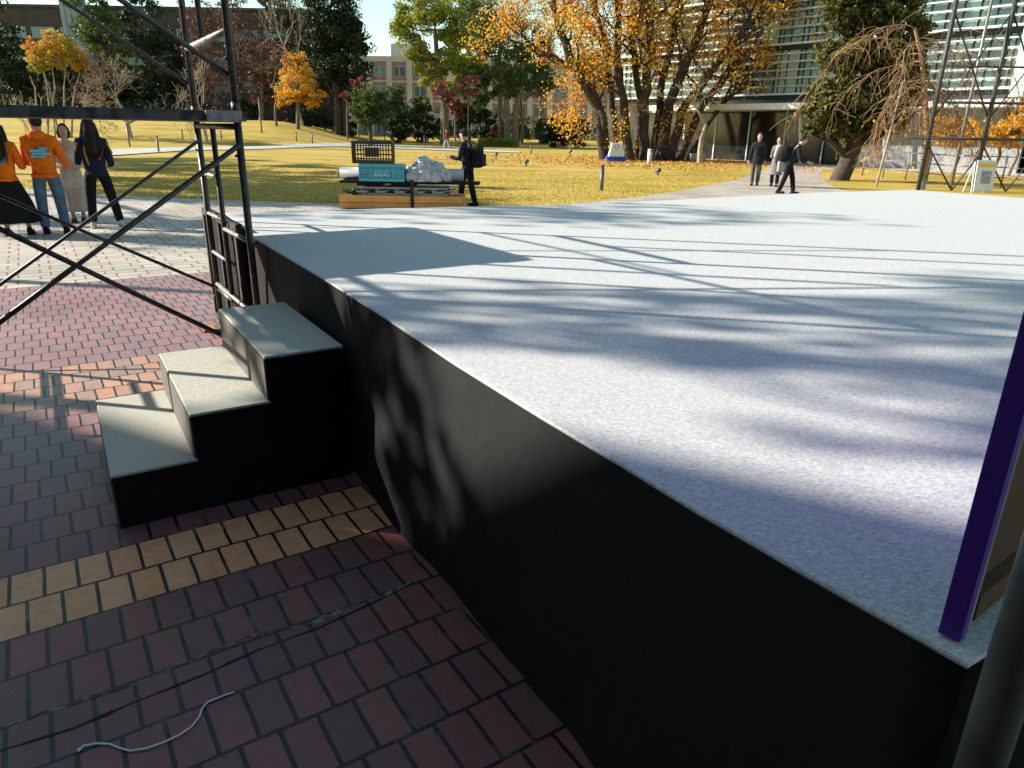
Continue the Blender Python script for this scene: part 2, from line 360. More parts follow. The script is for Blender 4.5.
dirt = nt.nodes.new('ShaderNodeValToRGB'); dirt.color_ramp.elements[0].position = .35; dirt.color_ramp.elements[0].color = (.75, .75, .76, 1); dirt.color_ramp.elements[1].position = .6
nt.links.new(wnz.outputs['Fac'], dirt.inputs['Fac'])
nt.links.new(mixc(1., mixc(1., br.outputs['Color'], br2.outputs['Color'], 'MULTIPLY'), dirt.outputs[0], 'MULTIPLY'), b.inputs['Base Color'])
bump_from(nt, b, br, .004)

edge = [(-70, 38), (-30, 27), (-19, 21.8), (-13.8, 19.3), (-9.97, 17.5), (-7, 16.7), (-4.0, 16.3), (-1.5, 16.2), (1.05, 16.95), (3.35, 19.56), (4.8, 21.7), (6.01, 23.8), (8.27, 27.7), (9.83, 31), (12.0, 36), (14.2, 41), (17.2, 45.2)]
right_edge = [(19.6, 43.0), (15.6, 37.5), (13.6, 33.0), (11.4, 26.8), (10.5, 23.5), (10.6, 21.0), (12.5, 18.0), (70, 4), (70, -60), (-70, -60)]
mb = MB(); mb.sheet(edge + right_edge, .006); mb.build('plaza_paving', cream_m, kind='structure')
mb = MB(); mb.sheet([uv(-30, -30), uv(-30, 25), uv(8.73, 25), uv(8.73, -30)], .010); mb.build('brick_paving', red_m, kind='structure')
# terrace before the glass building
mb = MB(); mb.sheet([(17.4, 42.2), (40, 16), (60, 30), (30, 62), (14, 62), (13.5, 50)], .014); mb.build('terrace', concrete, kind='structure')
upper = [(40, 153), (60, 152), (102, 150), (180, 147.9), (256, 147), (322, 143.8), (355, 143.5), (455, 148.5), (520, 152)]
lower = [(520, 153.3), (455, 151.3), (355, 147.2), (322, 147.2), (256, 149.8), (180, 151.5), (102, 157), (60, 160), (40, 162)]
mb = MB()
def dens(l): return [(a[0] + (b_[0] - a[0]) * k / 6, a[1] + (b_[1] - a[1]) * k / 6) for a, b_ in zip(l[:-1], l[1:]) for k in range(6)] + [l[-1]]
U_ = [hit(*p) for p in dens(upper)]; L_ = [hit(*p) for p in dens(lower[::-1])]; vs = []
for a, c in zip(U_, L_):
    vs += [(a.x, a.y, terr(a.x, a.y) + .05), (c.x, c.y, terr(c.x, c.y) + .05)]
ext = [(vs[0][0] - 40, vs[0][1] - 6, .02), (vs[1][0] - 40, vs[1][1] - 4, .02)]
vs = ext + vs
mb.add(vs, [(2 * i, 2 * i + 1, 2 * i + 3, 2 * i + 2) for i in range(len(vs) // 2 - 1)]); mb.build('lawn_path', concrete, kind='structure')

# mortar seam and open groove crossing the bricks
seam_m = mat('mortar_smear', (.21, .22, .21), .9, noise=(22, (.07, .055, .055), .07), bump=(60, .6, .004))
groove_m = mat('groove_dirt', (.012, .011, .01), .95, noise=(30, (.03, .025, .02)))
def ribbon(pix, w0, jit, z, name, m):
    pts = []
    for (a, c) in zip(pix[:-1], pix[1:]):
        for k in range(12): pts.append(at(a[0] + (c[0] - a[0]) * k / 12, a[1] + (c[1] - a[1]) * k / 12))
    vs = []
    for i, p in enumerate(pts):
        d = (pts[min(i + 1, len(pts) - 1)] - pts[max(0, i - 1)]).normalized(); s_ = Vector((-d.y, d.x, 0))
        g_ = 1 + .55 * math.sin(i * .37) * math.sin(i * .113 + 1); wa = g_ * w0 * random.uniform(1 - jit, 1 + jit); wb = g_ * w0 * random.uniform(1 - jit, 1 + jit)
        vs += [(p + s_ * wa)[:2] + (z,), (p - s_ * wb)[:2] + (z,)]
    mb = MB(); mb.add(vs, [(2 * i, 2 * i + 1, 2 * i + 3, 2 * i + 2) for i in range(len(pts) - 1)]); return mb.build(name, m, kind='structure')
ribbon([(-60, 755), (0, 731), (40, 717), (140, 685), (210, 655), (260, 636), (322, 623), (350, 607), (384, 598), (420, 580)], .0052, .9, .0108, 'mortar_seam', seam_m)
ribbon([(318, 623), (333, 618), (352, 609)], .010, .8, .0115, 'mortar_patch', seam_m)
ribbon([(-60, 774), (0, 754), (75, 731), (130, 707), (205, 677), (260, 652), (320, 630), (384, 600), (420, 582)], .0050, .3, .0105, 'paving_groove', groove_m)

# ---------------------------------------------------------------- stage
side = [at(x_, y_, .9) for x_, y_ in ((968, 664), (870, 609), (785, 561), (700, 512), (628, 468), (542.5, 417), (455, 363), (386, 317.5), (332, 283.5), (290, 258.5), (255, 238))]
side.append(Vector((-2.12, 5.50, .9))); side.append(Vector((-2.50, 6.20, .9)))
su = (side[-1] - side[0]).normalized(); sv = Vector((su.y, -su.x, 0))
far_e = [Vector((-1.24, 6.78, .9)), Vector((-.4, 7.12, .9)), Vector((.45, 7.42, .9)), Vector((1.6, 8.12, .9)), Vector((2.87, 9.02, .9)), Vector((4.3, 9.9, .9)), Vector((5.744, 10.57, .9))]
nr = side[0] + sv * 11.0; fr = Vector((6.575, 9.43, .9)); rgt = [Vector((8.1, 6.9, .9)), nr]
outline = side + far_e + [fr] + rgt
stage = thing('stage', side[0].xy.to_3d(), 'low outdoor stage topped with mottled light grey carpet and skirted in black cloth', 'stage')
# floor with a soft turned-over edge: a ring slightly inset and higher
cen = sum(outline, Vector()) / len(outline)
n = len(outline)
def inset(d, dz): return [(p + (cen - p).normalized() * d).xy.to_tuple() + (.9 + dz,) for p in outline]
mb = MB(); rings = [inset(0, -.009), inset(-.002, -.004), inset(.002, 0.0), inset(.03, .001)]
vs = [v for r_ in rings for v in r_]; fs = []
for k in range(3):
    for i in range(n): j = (i + 1) % n; fs.append((k * n + i, k * n + j, (k + 1) * n + j, (k + 1) * n + i))
fs.append(tuple(range(3 * n, 4 * n))); mb.add(vs, fs, 0); mb.build('carpet', carpet, stage)
# cloth skirt with folds: dense strips from the edge down
mb = MB(); loop = outline + [outline[0]]; NZ = 9; cols = []
random.seed(3)
acc = 0.
for a, c in zip(loop[:-1], loop[1:]):
    L = (c - a).length; k = max(2, int(L / .06)) if a.y < 7 and a.x < 1 else max(2, int(L / .5))
    d = (c - a).normalized(); out = Vector((-d.y, d.x, 0)); out = out if out.dot(cen - a) < 0 else -out
    for i in range(k):
        p = a.lerp(c, i / k); s_ = acc + L * i / k; col = []
        for j in range(NZ + 1):
            t = j / NZ
            bulge = .018 * t + .008 * math.sin(PI * t) + .014 * t * math.sin(s_ * 2.9 + 1.3 * math.sin(s_ * 1.1)) + .009 * t * math.sin(s_ * 7.3 + t * 3 + 2 * math.sin(s_ * .8)) + .004 * math.sin(s_ * 4 + t * 5)
            q = p + out * (-.004 + bulge); col.append((q.x, q.y, .884 * (1 - t) + .012))
        cols.append(col)
    acc += L
nc = len(cols); vs = [v for c_ in cols for v in c_]
fs = [(i * (NZ + 1) + j, i * (NZ + 1) + j + 1, ((i + 1) % nc) * (NZ + 1) + j + 1, ((i + 1) % nc) * (NZ + 1) + j) for i in range(nc) for j in range(NZ)]
mb.add(vs, fs, 0, True); mb.build('skirt', skirt_m, stage)

# ---------------------------------------------------------------- steps
au = Vector((math.cos(R(122.2)), math.sin(R(122.2)), 0)); av = Vector((au.y, -au.x, 0))
s0 = Vector((-1.622, 2.56, 0))             # near left corner on the ground
LEN = .985; TW = [.325, .325, .345]; HT = [.25, .455, .66]
st = thing('stage_steps', s0, 'black three-step wooden stair with pale carpeted treads against the stage skirt', 'steps')
def loc(a, u_, z): return s0 + av * a + au * u_ + Vector((0, 0, z))
mb = MB(); x0 = 0
prof = [(0, 0), (0, HT[0]), (TW[0], HT[0]), (TW[0], HT[1]), (TW[0] + TW[1], HT[1]), (TW[0] + TW[1], HT[2]), (sum(TW), HT[2]), (sum(TW), 0)]
vs = [loc(a, 0, z + (.011 if z == 0 else -.006)) for a, z in prof] + [loc(a, LEN, z + (.011 if z == 0 else -.006)) for a, z in prof]; k = len(prof)
mb.add(vs, [tuple(range(k)), tuple(range(2 * k - 1, k - 1, -1))], 0)
mb.add(vs, [(i, (i + 1) % k, k + (i + 1) % k, k + i) for i in range(k)], 0); mb.build('frame', black_wood, st)
xx = 0
for i in range(3):
    mb = MB(); mb.box(loc(xx + TW[i] / 2, LEN / 2, HT[i] - .0005), (TW[i] + .008, LEN + .008, .013), rot=R(122.2) - PI / 2); mb.build('tread', tread_m, st, bevel=.004)
    z0 = .011 if i == 0 else HT[i - 1] + .007
    mb = MB(); mb.box(loc(xx - .004, LEN / 2, (z0 + HT[i] - .007) / 2), (.008, LEN - .004, HT[i] - .007 - z0), rot=R(122.2) - PI / 2); mb.build('riser', riser_m, st)
    if i:
        pass
    xx += TW[i]

# ---------------------------------------------------------------- left scaffold
A_ = at(223, 331); C_ = Vector((-1.70, 4.57, 0)); uvec = (C_ - A_).normalized(); FW = (C_ - A_).length
wv = Vector((uvec.y, -uvec.x, 0)) ; wv = wv if wv.x < 0 else -wv     # towards frame two, to the left
SP = 1.829
sc = thing('scaffold_tower', A_, 'black scaffold tower with plank deck standing left of the stage steps', 'scaffold')
Z = lambda z: Vector((0, 0, z))
def frame(org, tone):
    a = org; c = org + uvec * FW; b_ = org + uvec * FW * .42
    for p, zb in ((a, .06), (c, .06)):
        mb = MB(); mb.tube([p + Z(zb), p + Z(1.68)], .0225, 12); mb.tube([p + Z(1.68), p + Z(1.74)], .027, 12); mb.tube([p + Z(1.74), p + Z(3.55)], .0225, 12)
        for z in (.30, 1.43, 1.98, 3.1): mb.tube([p + Z(z) - wv * .02, p + Z(z) + wv * .035], .009, 6)
        mb.build('post', black_paint, sc)
    mb = MB(); mb.tube([b_ + Z(.42), b_ + Z(1.60)], .019, 10); mb.build('ladder_post', black_paint, sc)
    mb = MB(); mb.tube([b_ + Z(2.14), b_ + Z(3.4)], .019, 10); mb.build('ladder_post', black_paint, sc)
    for z in (.36, .66, .96, 1.26):
        mb = MB(); mb.tube([a + Z(z), b_ + Z(z)], .0145, 8); mb.build('rung', steel if z in (1.26, ) else grey_pole, sc)
    mb = MB(); mb.tube([a + Z(.40), c + Z(.40)], .017, 8); mb.build('cross_tube', grey_pole, sc)
    mb = MB(); mb.tube([b_ + Z(.90), c + Z(.90)], .0155, 8); mb.build('cross_tube', grey_pole, sc)
    mb = MB(); mb.tube([a + Z(1.60), c + Z(1.60)], .019, 8); mb.build('cross_tube', black_paint, sc)
    mb = MB(); mb.tube([a + Z(2.13), c + Z(2.13)], .021, 10); mb.build('cross_tube', steel, sc)
    for p in (a, c):
        mb = MB(); mb.tube([p + Z(.02), p + Z(.1)], .016, 8); mb.box(p + Z(.034), (.13, .13, .008), rot=.4); mb.build('base_jack', steel, sc)
frame(A_, 0); frame(A_ + wv * SP, 1)
for o_, w_, zl in ((A_, .0125, .36), (C_, .0155, .14)):
    for z0, z1 in ((1.50, .26), (zl, 1.43), (3.1, 1.88), (1.88, 3.1)):
        off = wv * 0 + uvec * (.02 if z0 > z1 else -.02)
        mb = MB(); mb.tube([o_ + Z(z0) + off, o_ + wv * SP + Z(z1) + off], w_, 8); mb.build('brace', black_paint, sc)
for q in range(3):
    wd = (FW + .30) / 3; c_ = A_ + uvec * (-.14 + wd * (q + .5)) + wv * (SP / 2 - .01)
    mb = MB(); mb.box(c_ + Z(1.655), (wd - .012, SP + .02, .05), rot=math.atan2(uvec.y, uvec.x))
    mb.box(c_ + Z(1.683), (wd - .03, SP - .1, .006), rot=math.atan2(uvec.y, uvec.x)); mb.build('deck_plank', plank_m, sc, bevel=.006)
c_ = C_ + uvec * .165 + wv * .11
mb = MB(); mb.box(c_ + Z(1.655), (.02, .2, .064), rot=math.atan2(uvec.y, uvec.x)); mb.build('deck_hook', grey_pole, sc, bevel=.004)
fb = thing('foot_block', A_, 'small orange wooden block under the scaffold post behind the steps', 'wood block')
mb = MB(); mb.box(A_ + Vector((-.03, .02, .020)), (.24, .16, .02), rot=.35); mb.build('board', foot_wood, fb, bevel=.003)
# dark board leaning between scaffold and stage
pn = thing('side_panel', Vector((-2.2, 5.9, 0)), 'black cloth covered board standing at the far left corner of the stage', 'panel')
q0 = Vector((-1.93, 5.02, 0)); q1 = Vector((-2.62, 6.10, 0)); dn = (q1 - q0).normalized(); pn_n = Vector((dn.y, -dn.x, 0))
mb = MB(); mb.box((q0 + q1) / 2 + Z(.49), ((q1 - q0).length, .03, .94), rot=math.atan2(dn.y, dn.x)); mb.build('board', skirt_m, pn, bevel=.006)
for z in (.04, .93): 
    mb = MB(); mb.bar(q0 - pn_n * .024 + Z(z), q1 - pn_n * .024 + Z(z), .016, .05); mb.build('rail', black_paint, pn)
for t in (.03, .5, .97):
    p = q0.lerp(q1, t) - pn_n * .026; mb = MB(); mb.bar(p + Z(.07), p + Z(.90), .05, .016, upv=pn_n); mb.build('stile', black_paint, pn)

# ---------------------------------------------------------------- purple panel, pipe
c0 = at(937, 633, .905); c1 = at(959, 644, .905); dpv = (c1 - c0); Wp = dpv.length; dpv.normalize(); dq = Vector((-dpv.y, dpv.x, 0))
dq = dq if dq.y > 0 else -dq
dq = (dq * .93 + sv * .36).normalized()
pp = thing('purple_panel', c0, 'tall purple painted panel with bare timber frame behind, standing on the stage corner', 'panel')
mb = MB(); pl = [c0, c1, c1 + dq * .02, c0 + dq * .02]; mb.prism([p.xy for p in pl], .906, 3.3); mb.build('edge_board', purple, pp, bevel=.002)
a0 = c0 + dq * .0205; mb = MB(); mb.prism([p.xy for p in (a0, a0 + dpv * .003, a0 + dpv * .003 + dq * 1.7, a0 + dq * 1.7)], .906, 3.3); mb.build('face_board', purple, pp)
mb = MB(); mb.prism([p.xy for p in (a0 + dpv * .0035, a0 + dpv * .0075, a0 + dpv * .0075 + dq * 1.69, a0 + dpv * .0035 + dq * 1.69)], .908, 3.29); mb.build('back_board', wood, pp)
a1 = a0 + dpv * .0085; mb = MB(); mb.prism([p.xy for p in (a1, a1 + dpv * (Wp - .012), a1 + dpv * (Wp - .012) + dq * .02, a1 + dq * .02)], .906, 3.3); mb.build('stile', inner_board, pp)
for z in (.92, 1.35, 1.8, 2.4, 3.0):
    a2 = a1 + dq * .03; mb = MB(); mb.prism([p.xy for p in (a2, a2 + dpv * .018, a2 + dpv * .018 + dq * 1.6, a2 + dq * 1.6)], z, z + .045); mb.build('rail', wood, pp)
pb = Vector((.556, .630, 0))
pipe = thing('scaffold_pipe', (pb.x, pb.y, 0), 'grey galvanised scaffold pole standing beside the near corner of the stage', 'pole')
mb = MB(); mb.tube([(pb.x, pb.y, .03), (pb.x, pb.y, 3.4)], .0243, 24); mb.build('tube', galv, pipe)
mb = MB(); mb.box((pb.x, pb.y, .02), (.13, .13, .012)); mb.tube([(pb.x, pb.y, .02), (pb.x, pb.y, .2)], .017, 10); mb.build('base_plate', steel, pipe)

# white cord lying on the bricks
pix = [(79, 755), (84, 750), (97, 747.5), (110, 748), (120, 752), (131, 755), (147, 752.5), (163, 747), (180, 739), (193, 730), (200, 721), (203, 712), (208, 706), (218, 702), (228, 698), (235, 696)]
pts = [at(*p) + Z(.0145) for p in pix]
cord = thing('cord', pts[0], 'thin white cord lying in a wavy line on the dark bricks', 'cord')
mb = MB(); mb.tube(pts, .0027, 8); mb.build('line', white_plastic, cord)
mb = MB(); mb.tube([pts[0] - (pts[1] - pts[0]) * .1, pts[0] + (pts[1] - pts[0]) * .5], .0042, 8); mb.build('knot', white_plastic, cord)

# ---------------------------------------------------------------- unseen hall, added to cast the foreground shade
hall_wall = mat('dark_tile_wall', (.05, .042, .036), .8, noise=(2, (.07, .06, .05)))
glass_d = mat('dark_glass', (.03, .04, .045), .08, spec=.6)
hd = Vector((-.885, .466, 0)); hn = Vector((-.466, -.885, 0)); h0 = Vector((-18.3, 6.12, 0))
hall = thing('added_shade_hall', h0, 'unseen dark hall added behind the viewer so its roof edge shades the brick paving', 'building')
c_ = h0 + hd * 3 + hn * 7.03
ry = math.atan2(hd.y, hd.x)
mb = MB(); mb.box(c_ + Z(3.9), (62, 14, 7.8), rot=ry); mb.build('wall', hall_wall, hall)
mb = MB(); mb.box(c_ + Z(7.9), (62.4, 14.06, .2), rot=ry); mb.build('roof', concrete, hall)
for i in range(14):
    p = h0 + hd * (-26 + i * 4.2) + hn * -.0
    for z in (1.6, 4.9):
        mb = MB(); mb.box(p + hn * .0 + Z(z), (2.4, .06, 1.7), rot=ry); f_ = mb.build('window', concrete, hall)
        mb = MB(); mb.box(p - hn * .01 + Z(z), (2.2, .05, 1.5), rot=ry); mb.build('pane', glass_d, f_)
# ================================================================ vegetation
bark_g = mat('zelkova_bark', (.032, .024, .019), .9, noise=(2.5, (.075, .055, .04)), bump=(10, .8, .05))
def jit(s): return Vector(rng.normal(0, s, 3))
def limb(mb, a, b, r0, r1, sag=.12, n=6, seg=5):
    a = Vector(a); b = Vector(b); L = (b - a).length; m_ = jit(L * sag); pts = []; rs = []
    for i in range(seg + 1):
        t = i / seg; p = a.lerp(b, t) + m_ * math.sin(PI * t) + Vector((0, 0, -L * .12 * math.sin(PI * t))) * .6; pts.append(p); rs.append(r0 + (r1 - r0) * t ** .8)
    mb.tube(pts, rs, n, cap=False); return pts
def leafy(label, base, trunks, blobs, leaf, bark, nleaf, size, name='broadleaf_tree', cat='tree', group=None, clumps=26, cr=.28, tr=.3, stemtop=None):
    """trunks: list of (point list, r0, r1); blobs: (centre, (rx,ry,rz))"""
    t = thing(name, base, label, cat, group); mb = MB(); ends = []
    for pts, r0, r1 in trunks:
        k = len(pts); mb.tube(pts, [r0 + (r1 - r0) * i / (k - 1) for i in range(k)], 9, cap=False)
        ends += [(Vector(p), r0 + (r1 - r0) * i / (k - 1)) for i, p in enumerate(pts)]
    P = []; vol = [b_[1][0] * b_[1][1] * b_[1][2] for b_ in blobs]; tot = sum(v ** .67 for v in vol)
    for (c, r_), v in zip(blobs, vol):
        c = Vector(c); cands = [e_ for e_ in ends if e_[0].z < c.z] or ends
        s_, rr = min(cands, key=lambda e_: (e_[0] - c).length + abs(e_[0].z - (c.z - r_[2])) * .4)
        lp = limb(mb, s_, c, rr * .55, rr * .25, .08, 7)
        nb = max(5, int(clumps * v ** .67 / tot * len(blobs)))
        nl = int(nleaf * (v ** .67) / tot / nb)
        for i in range(nb):
            d = Vector(rng.normal(size=3)); d.normalize(); q = rng.uniform(.45, 1.02)
            p = c + Vector((d.x * r_[0], d.y * r_[1], d.z * r_[2])) * q
            if i % 2 == 0: limb(mb, lp[3 if q < .8 else 4], p, rr * .16 + .02, .012, .1, 4, 4)
            s = cr * (r_[0] * r_[1] * r_[2]) ** (1 / 3) * rng.uniform(.7, 1.3)
            g_ = rng.normal(size=(nl, 3)); g_ /= (np.linalg.norm(g_, axis=1)[:, None] + 1e-6); g_ *= rng.uniform(0, 1, (nl, 1)) ** .45
            P.append(np.array(p) + g_ * np.array([s * 1.25, s * 1.25, s * .75]))
    mb.build('trunk', bark, t, recalc=False)
    leaves('crown', np.concatenate(P), size, leaf, t); return t
def grow(mb, tips, p, d, L, r, depth, spread=.55, droop=0., up_=.12, kids=(2, 3), shrink=.72, seg=3, minr=.012):
    pts = [p]; rs = [r]; q = Vector(p); dd = Vector(d).normalized()
    for i in range(seg):
        dd = (dd + jit(.13) + Vector((0, 0, up_ - droop))).normalized(); q = q + dd * (L / seg); pts.append(q.copy()); rs.append(max(minr, r * (1 - .38 * (i + 1) / seg)))
    mb.tube(pts, rs, 5 if r < .08 else 8, cap=False)
    if depth == 0: tips.append((q, dd)); return
    for k in range(rng.integers(kids[0], kids[1] + 1)):
        nd = (dd + Vector(rng.normal(0, spread, 3))).normalized()
        grow(mb, tips, pts[-1] if k < 2 else pts[-2], nd, L * shrink * rng.uniform(.8, 1.15), rs[-1] * .75, depth - 1, spread, droop, up_, kids, shrink, seg, minr)
    if depth <= 2: tips.append((q, dd))
def bare(label, base, stems, depth, bark, leaf=None, per=0, size=.1, sc_=.3, name='bare_tree', cat='tree', group=None, pick=None, **kw):
    t = thing(name, base, label, cat, group); mb = MB(); tips = []
    for p, d, L, r_ in stems: grow(mb, tips, Vector(p), d, L, r_, depth, **kw)
    mb.build('trunk', bark, t, recalc=False)
    if leaf and per:
        P = [np.array(q) + rng.normal(0, sc_, (per, 3)) for q, _ in tips if pick is None or pick(q)]
        if P: leaves('leaves', np.concatenate(P), size, leaf, t)
    return t
def B(px, py, rx, ry, Y, dy=0., depth=None):   # blob from its place and radius seen in the picture
    c = W(px, py, Y + dy); k = (c - O).dot(fwd) / F_PX
    return (c, (rx * k, (depth or (rx + ry) / 2) * k, ry * k))
def stemline(px, Y, pys, pxs=None, dy=0):
    g = G(px, Y); pts = [g - Z(.2)]
    for i, y_ in enumerate(pys): pts.append(W(pxs[i] if pxs else px, y_, Y + dy))
    return g, pts

BG = 'dark trees standing behind the left lawn'
# far left dark evergreens
for (px, bl, Y, lab, lf, sz) in (
    (-8, [(-12, 30, 30, 36), (-5, 75, 28, 32), (14, 60, 18, 40)], 92, 'dark evergreen at the very left edge behind the lawn', L_dark, .42),
    (40, [(38, 85, 30, 22), (60, 60, 22, 22), (20, 95, 22, 14)], 96, 'dark low evergreen behind the orange-leaved garden tree', L_dark, .42),
    (100, [(98, 25, 26, 26), (88, 2, 18, 20), (112, 50, 24, 20)], 95, 'brighter green rounded evergreen right of the grey column, left background', L_mid, .4),
    (104, [(108, 92, 34, 20), (88, 80, 22, 20), (136, 96, 22, 16)], 92, 'dark shrubby evergreen behind the pale bare tree', L_dark, .42),
    (150, [(146, 30, 22, 32), (156, 60, 26, 32), (132, 8, 16, 18), (150, 92, 26, 22)], 94, 'tall dark conifer behind the pale bare tree', L_dark, .42),
    (186, [(184, 90, 22, 22), (186, 60, 16, 24)], 93, 'dark evergreen just behind the left scaffold posts', L_dark, .42),
    ):
    g, pts = stemline(px, Y, [100, 70, bl[0][1]])
    leafy(lab, g, [(pts, .45, .15)], [B(a, b_, c, d, Y) for a, b_, c, d in bl], lf, bark_d, 7000, sz * .78, group=BG, clumps=24)
# rust brown trees
for (px, bl, Y, lab) in (
    (205, [(205, 45, 22, 30), (196, 15, 18, 22), (214, 80, 18, 22)], 86, 'rust brown tree directly behind the left scaffold'),
    (240, [(240, 45, 24, 30), (232, 12, 24, 18), (244, 82, 22, 20)], 90, 'red brown tree right of the scaffold, against the wooded slope'),
    (262, [(264, 66, 18, 28), (262, 96, 16, 14)], 84, 'dull brown tree left of the amber tree')):
    g, pts = stemline(px, Y, [105, 70, bl[0][1]])
    leafy(lab, g, [(pts, .3, .1)], [B(a, b_, c, d, Y) for a, b_, c, d in bl], L_brown, bark_m, 5500, .22, group='rust brown trees in the left background', clumps=40, cr=.22)
# orange-green multi-stem tree
Y = 62; g = G(58, Y)
trk = []
for px0, px1, y1 in ((40, 30, 76), (46, 44, 70), (54, 52, 66), (62, 66, 64), (70, 80, 72), (78, 92, 80), (58, 38, 60)):
    b0 = G(px0, Y + rng.normal(0, .5)); trk.append(([b0 - Z(.1), W((px0 * 2 + px1) / 3 + rng.normal(0, 2), 104, Y), W((px0 + px1) / 2 + rng.normal(0, 2), 88, Y), W(px1, y1, Y)], .085, .03))
leafy('multi-stemmed maple with green crown turning orange, bare pale stems, left lawn', g, trk,
      [B(34, 52, 12, 12, Y), (B(52, 44, 16, 12, Y)), B(68, 52, 16, 14, Y), B(40, 66, 10, 8, Y), B(78, 60, 12, 10, Y), B(56, 60, 14, 8, Y)], L_mix, bark_l, 8500, .155, name='maple_tree', clumps=40, cr=.3)
bare('bare pale shrub of upright twigs at the left foot of the maple', G(30, 60), [(G(p_, 60), (rng.normal(0, .3), 0, 1), 1.4, .04) for p_ in (24, 27, 30, 33, 36)], 3, bark_l, name='twiggy_shrub', cat='shrub')
# pale bare tree
g = G(130, 62)
bare('pale grey bare tree with a few pink leaves, beside the maple', g, [(g, (-.05, 0, 1), 2.0, .17), (g + Z(1.2), (.8, 0, .6), 1.6, .09), (g + Z(1.2), (-.9, 0, .6), 1.6, .09)], 6, bark_l, L_red, 1, .18, .2, kids=(2, 3), spread=.55, shrink=.8, up_=.02, pick=lambda q: q.x < G(125, 62).x and rng.random() < .8)
# slim bare tree in the scaffold
g = G(206, 60); bare('slim bare tree seen through the left scaffold', g, [(g, (-.06, 0, 1), 1.9, .09), (g, (.12, 0, 1), 1.7, .07)], 5, bark_l, kids=(2, 2), spread=.3, shrink=.74, up_=.25)
# amber tree
Y = 74; g, pts = stemline(298, Y, [100, 80, 65])
leafy('small tree with bright amber leaves on the left lawn edge', g, [(pts, .22, .08)],
      [B(296, 84, 22, 16, Y), B(284, 98, 13, 10, Y), B(312, 98, 17, 10, Y), B(300, 66, 12, 12, Y), B(288, 62, 8, 10, Y)], L_or2, bark_m, 7000, .18, clumps=44, cr=.26)
bare('bare grey-brown small tree left of the amber tree', G(277, 74), [(G(277, 74), (-.1, 0, 1), 2.4, .14)], 5, bark_m, L_brown, 3, .2, .25)
bare('grey bare crown rising behind the amber tree', G(303, 80), [(G(303, 80), (0, 0, 1), 4.5, .16)], 5, bark_l, spread=.4, up_=.1)
# tall dark evergreens
Y = 82; g, pts = stemline(338, Y, [100, 60, 20])
leafy('tall dense dark evergreen, the tallest left of centre', g, [(pts, .5, .15), ([G(346, Y), W(345, 100, Y), W(342, 60, Y)], .4, .2)],
      [B(334, 35, 28, 26, Y), B(330, 5, 26, 24, Y), B(345, 65, 26, 24, Y), B(322, 75, 18, 20, Y), B(350, 92, 14, 12, Y), B(318, 50, 18, 20, Y), B(354, 40, 14, 22, Y)], L_dark, bark_d, 24000, .28, clumps=34, cr=.34)
g, pts = stemline(292, 92, [100, 60, 20])
leafy('tall thin-leaved evergreen left of the darkest tree', g, [(pts, .35, .12)],
      [B(285, 12, 20, 16, 92), B(298, 30, 16, 20, 92), B(270, 5, 14, 10, 92), B(300, 60, 14, 18, 92), B(280, 40, 16, 12, 92)], L_brz, bark_d, 7000, .26, clumps=30)
# rounded shrub
g, pts = stemline(370, 70, [120, 108, 100])
leafy('large rounded dark green shrub left of the pink building', g, [(pts, .2, .1)], [B(370, 102, 20, 18, 70), B(362, 112, 14, 14, 70), B(380, 114, 13, 13, 70)], L_mid, bark_d, 8000, .2, name='round_shrub', cat='shrub', clumps=60, cr=.26)
for px, py, rx, ry, lab in ((358, 84, 8, 8, 'pink-red small tree behind the rounded shrub'), (347, 96, 6, 5, 'low red small tree left of the rounded shrub'), (444, 90, 11, 9, 'dull red small tree below the yellow-green tree'), (455, 108, 8, 9, 'pinkish small tree right of the dark trunk'), (468, 84, 12, 9, 'faded pink-brown small tree left of the twin trunks')):
    Y = 76; g, pts = stemline(px, Y, [(131 + py) / 2, py])
    leafy(lab, g, [(pts, .1, .05)], [B(px, py, rx, ry, Y), B(px + 3, py + ry * .8, rx * .7, ry * .6, Y)], L_red, bark_m, 800, .24, group='small red trees before the pink building', clumps=18, cr=.3)
# yellow-green big trees
Y = 84; g, pts = stemline(444, Y, [105, 70, 30], [445, 438, 435])
leafy('tall yellow-green broadleaf tree before the pink building', g, [(pts, .55, .2)],
      [B(412, 30, 24, 14, Y), B(428, 8, 28, 16, Y), B(455, 30, 22, 18, Y), B(420, 52, 18, 10, Y), B(450, 60, 24, 14, Y), B(432, 80, 16, 8, Y), B(470, 10, 20, 18, Y), B(402, 18, 10, 10, Y), B(466, 74, 14, 10, Y), B(426, 68, 16, 8, Y)], L_yg, bark_m, 27000, .26, clumps=24, cr=.33)
Y = 80; g, pts = stemline(506, Y, [118, 96, 70], [508, 506, 500])
leafy('green tree with twin brown trunks behind the clipped hedge', g, [(pts, .4, .2), ([G(516, Y), W(515, 118, Y), W(518, 96, Y), W(524, 60, Y)], .4, .15), ([G(500, Y + 1), W(500, 60, Y), W(503, 5, Y)], .22, .1)],
      [B(480, 75, 18, 14, Y), B(502, 78, 22, 13, Y), B(528, 78, 20, 13, Y), B(490, 45, 20, 18, Y), B(478, 15, 20, 20, Y), B(516, 55, 16, 10, Y), B(545, 85, 14, 8, Y), B(508, 92, 16, 6, Y)], L_mid, bark_m, 17000, .22, clumps=28, cr=.28)
g = G(522, 90); bare('tall thin bare tree rising behind the twin trunks', g, [(g, (-.02, 0, 1), 8, .2)], 6, bark_m, L_brz, 2, .25, .5, spread=.4, up_=.1, shrink=.68)
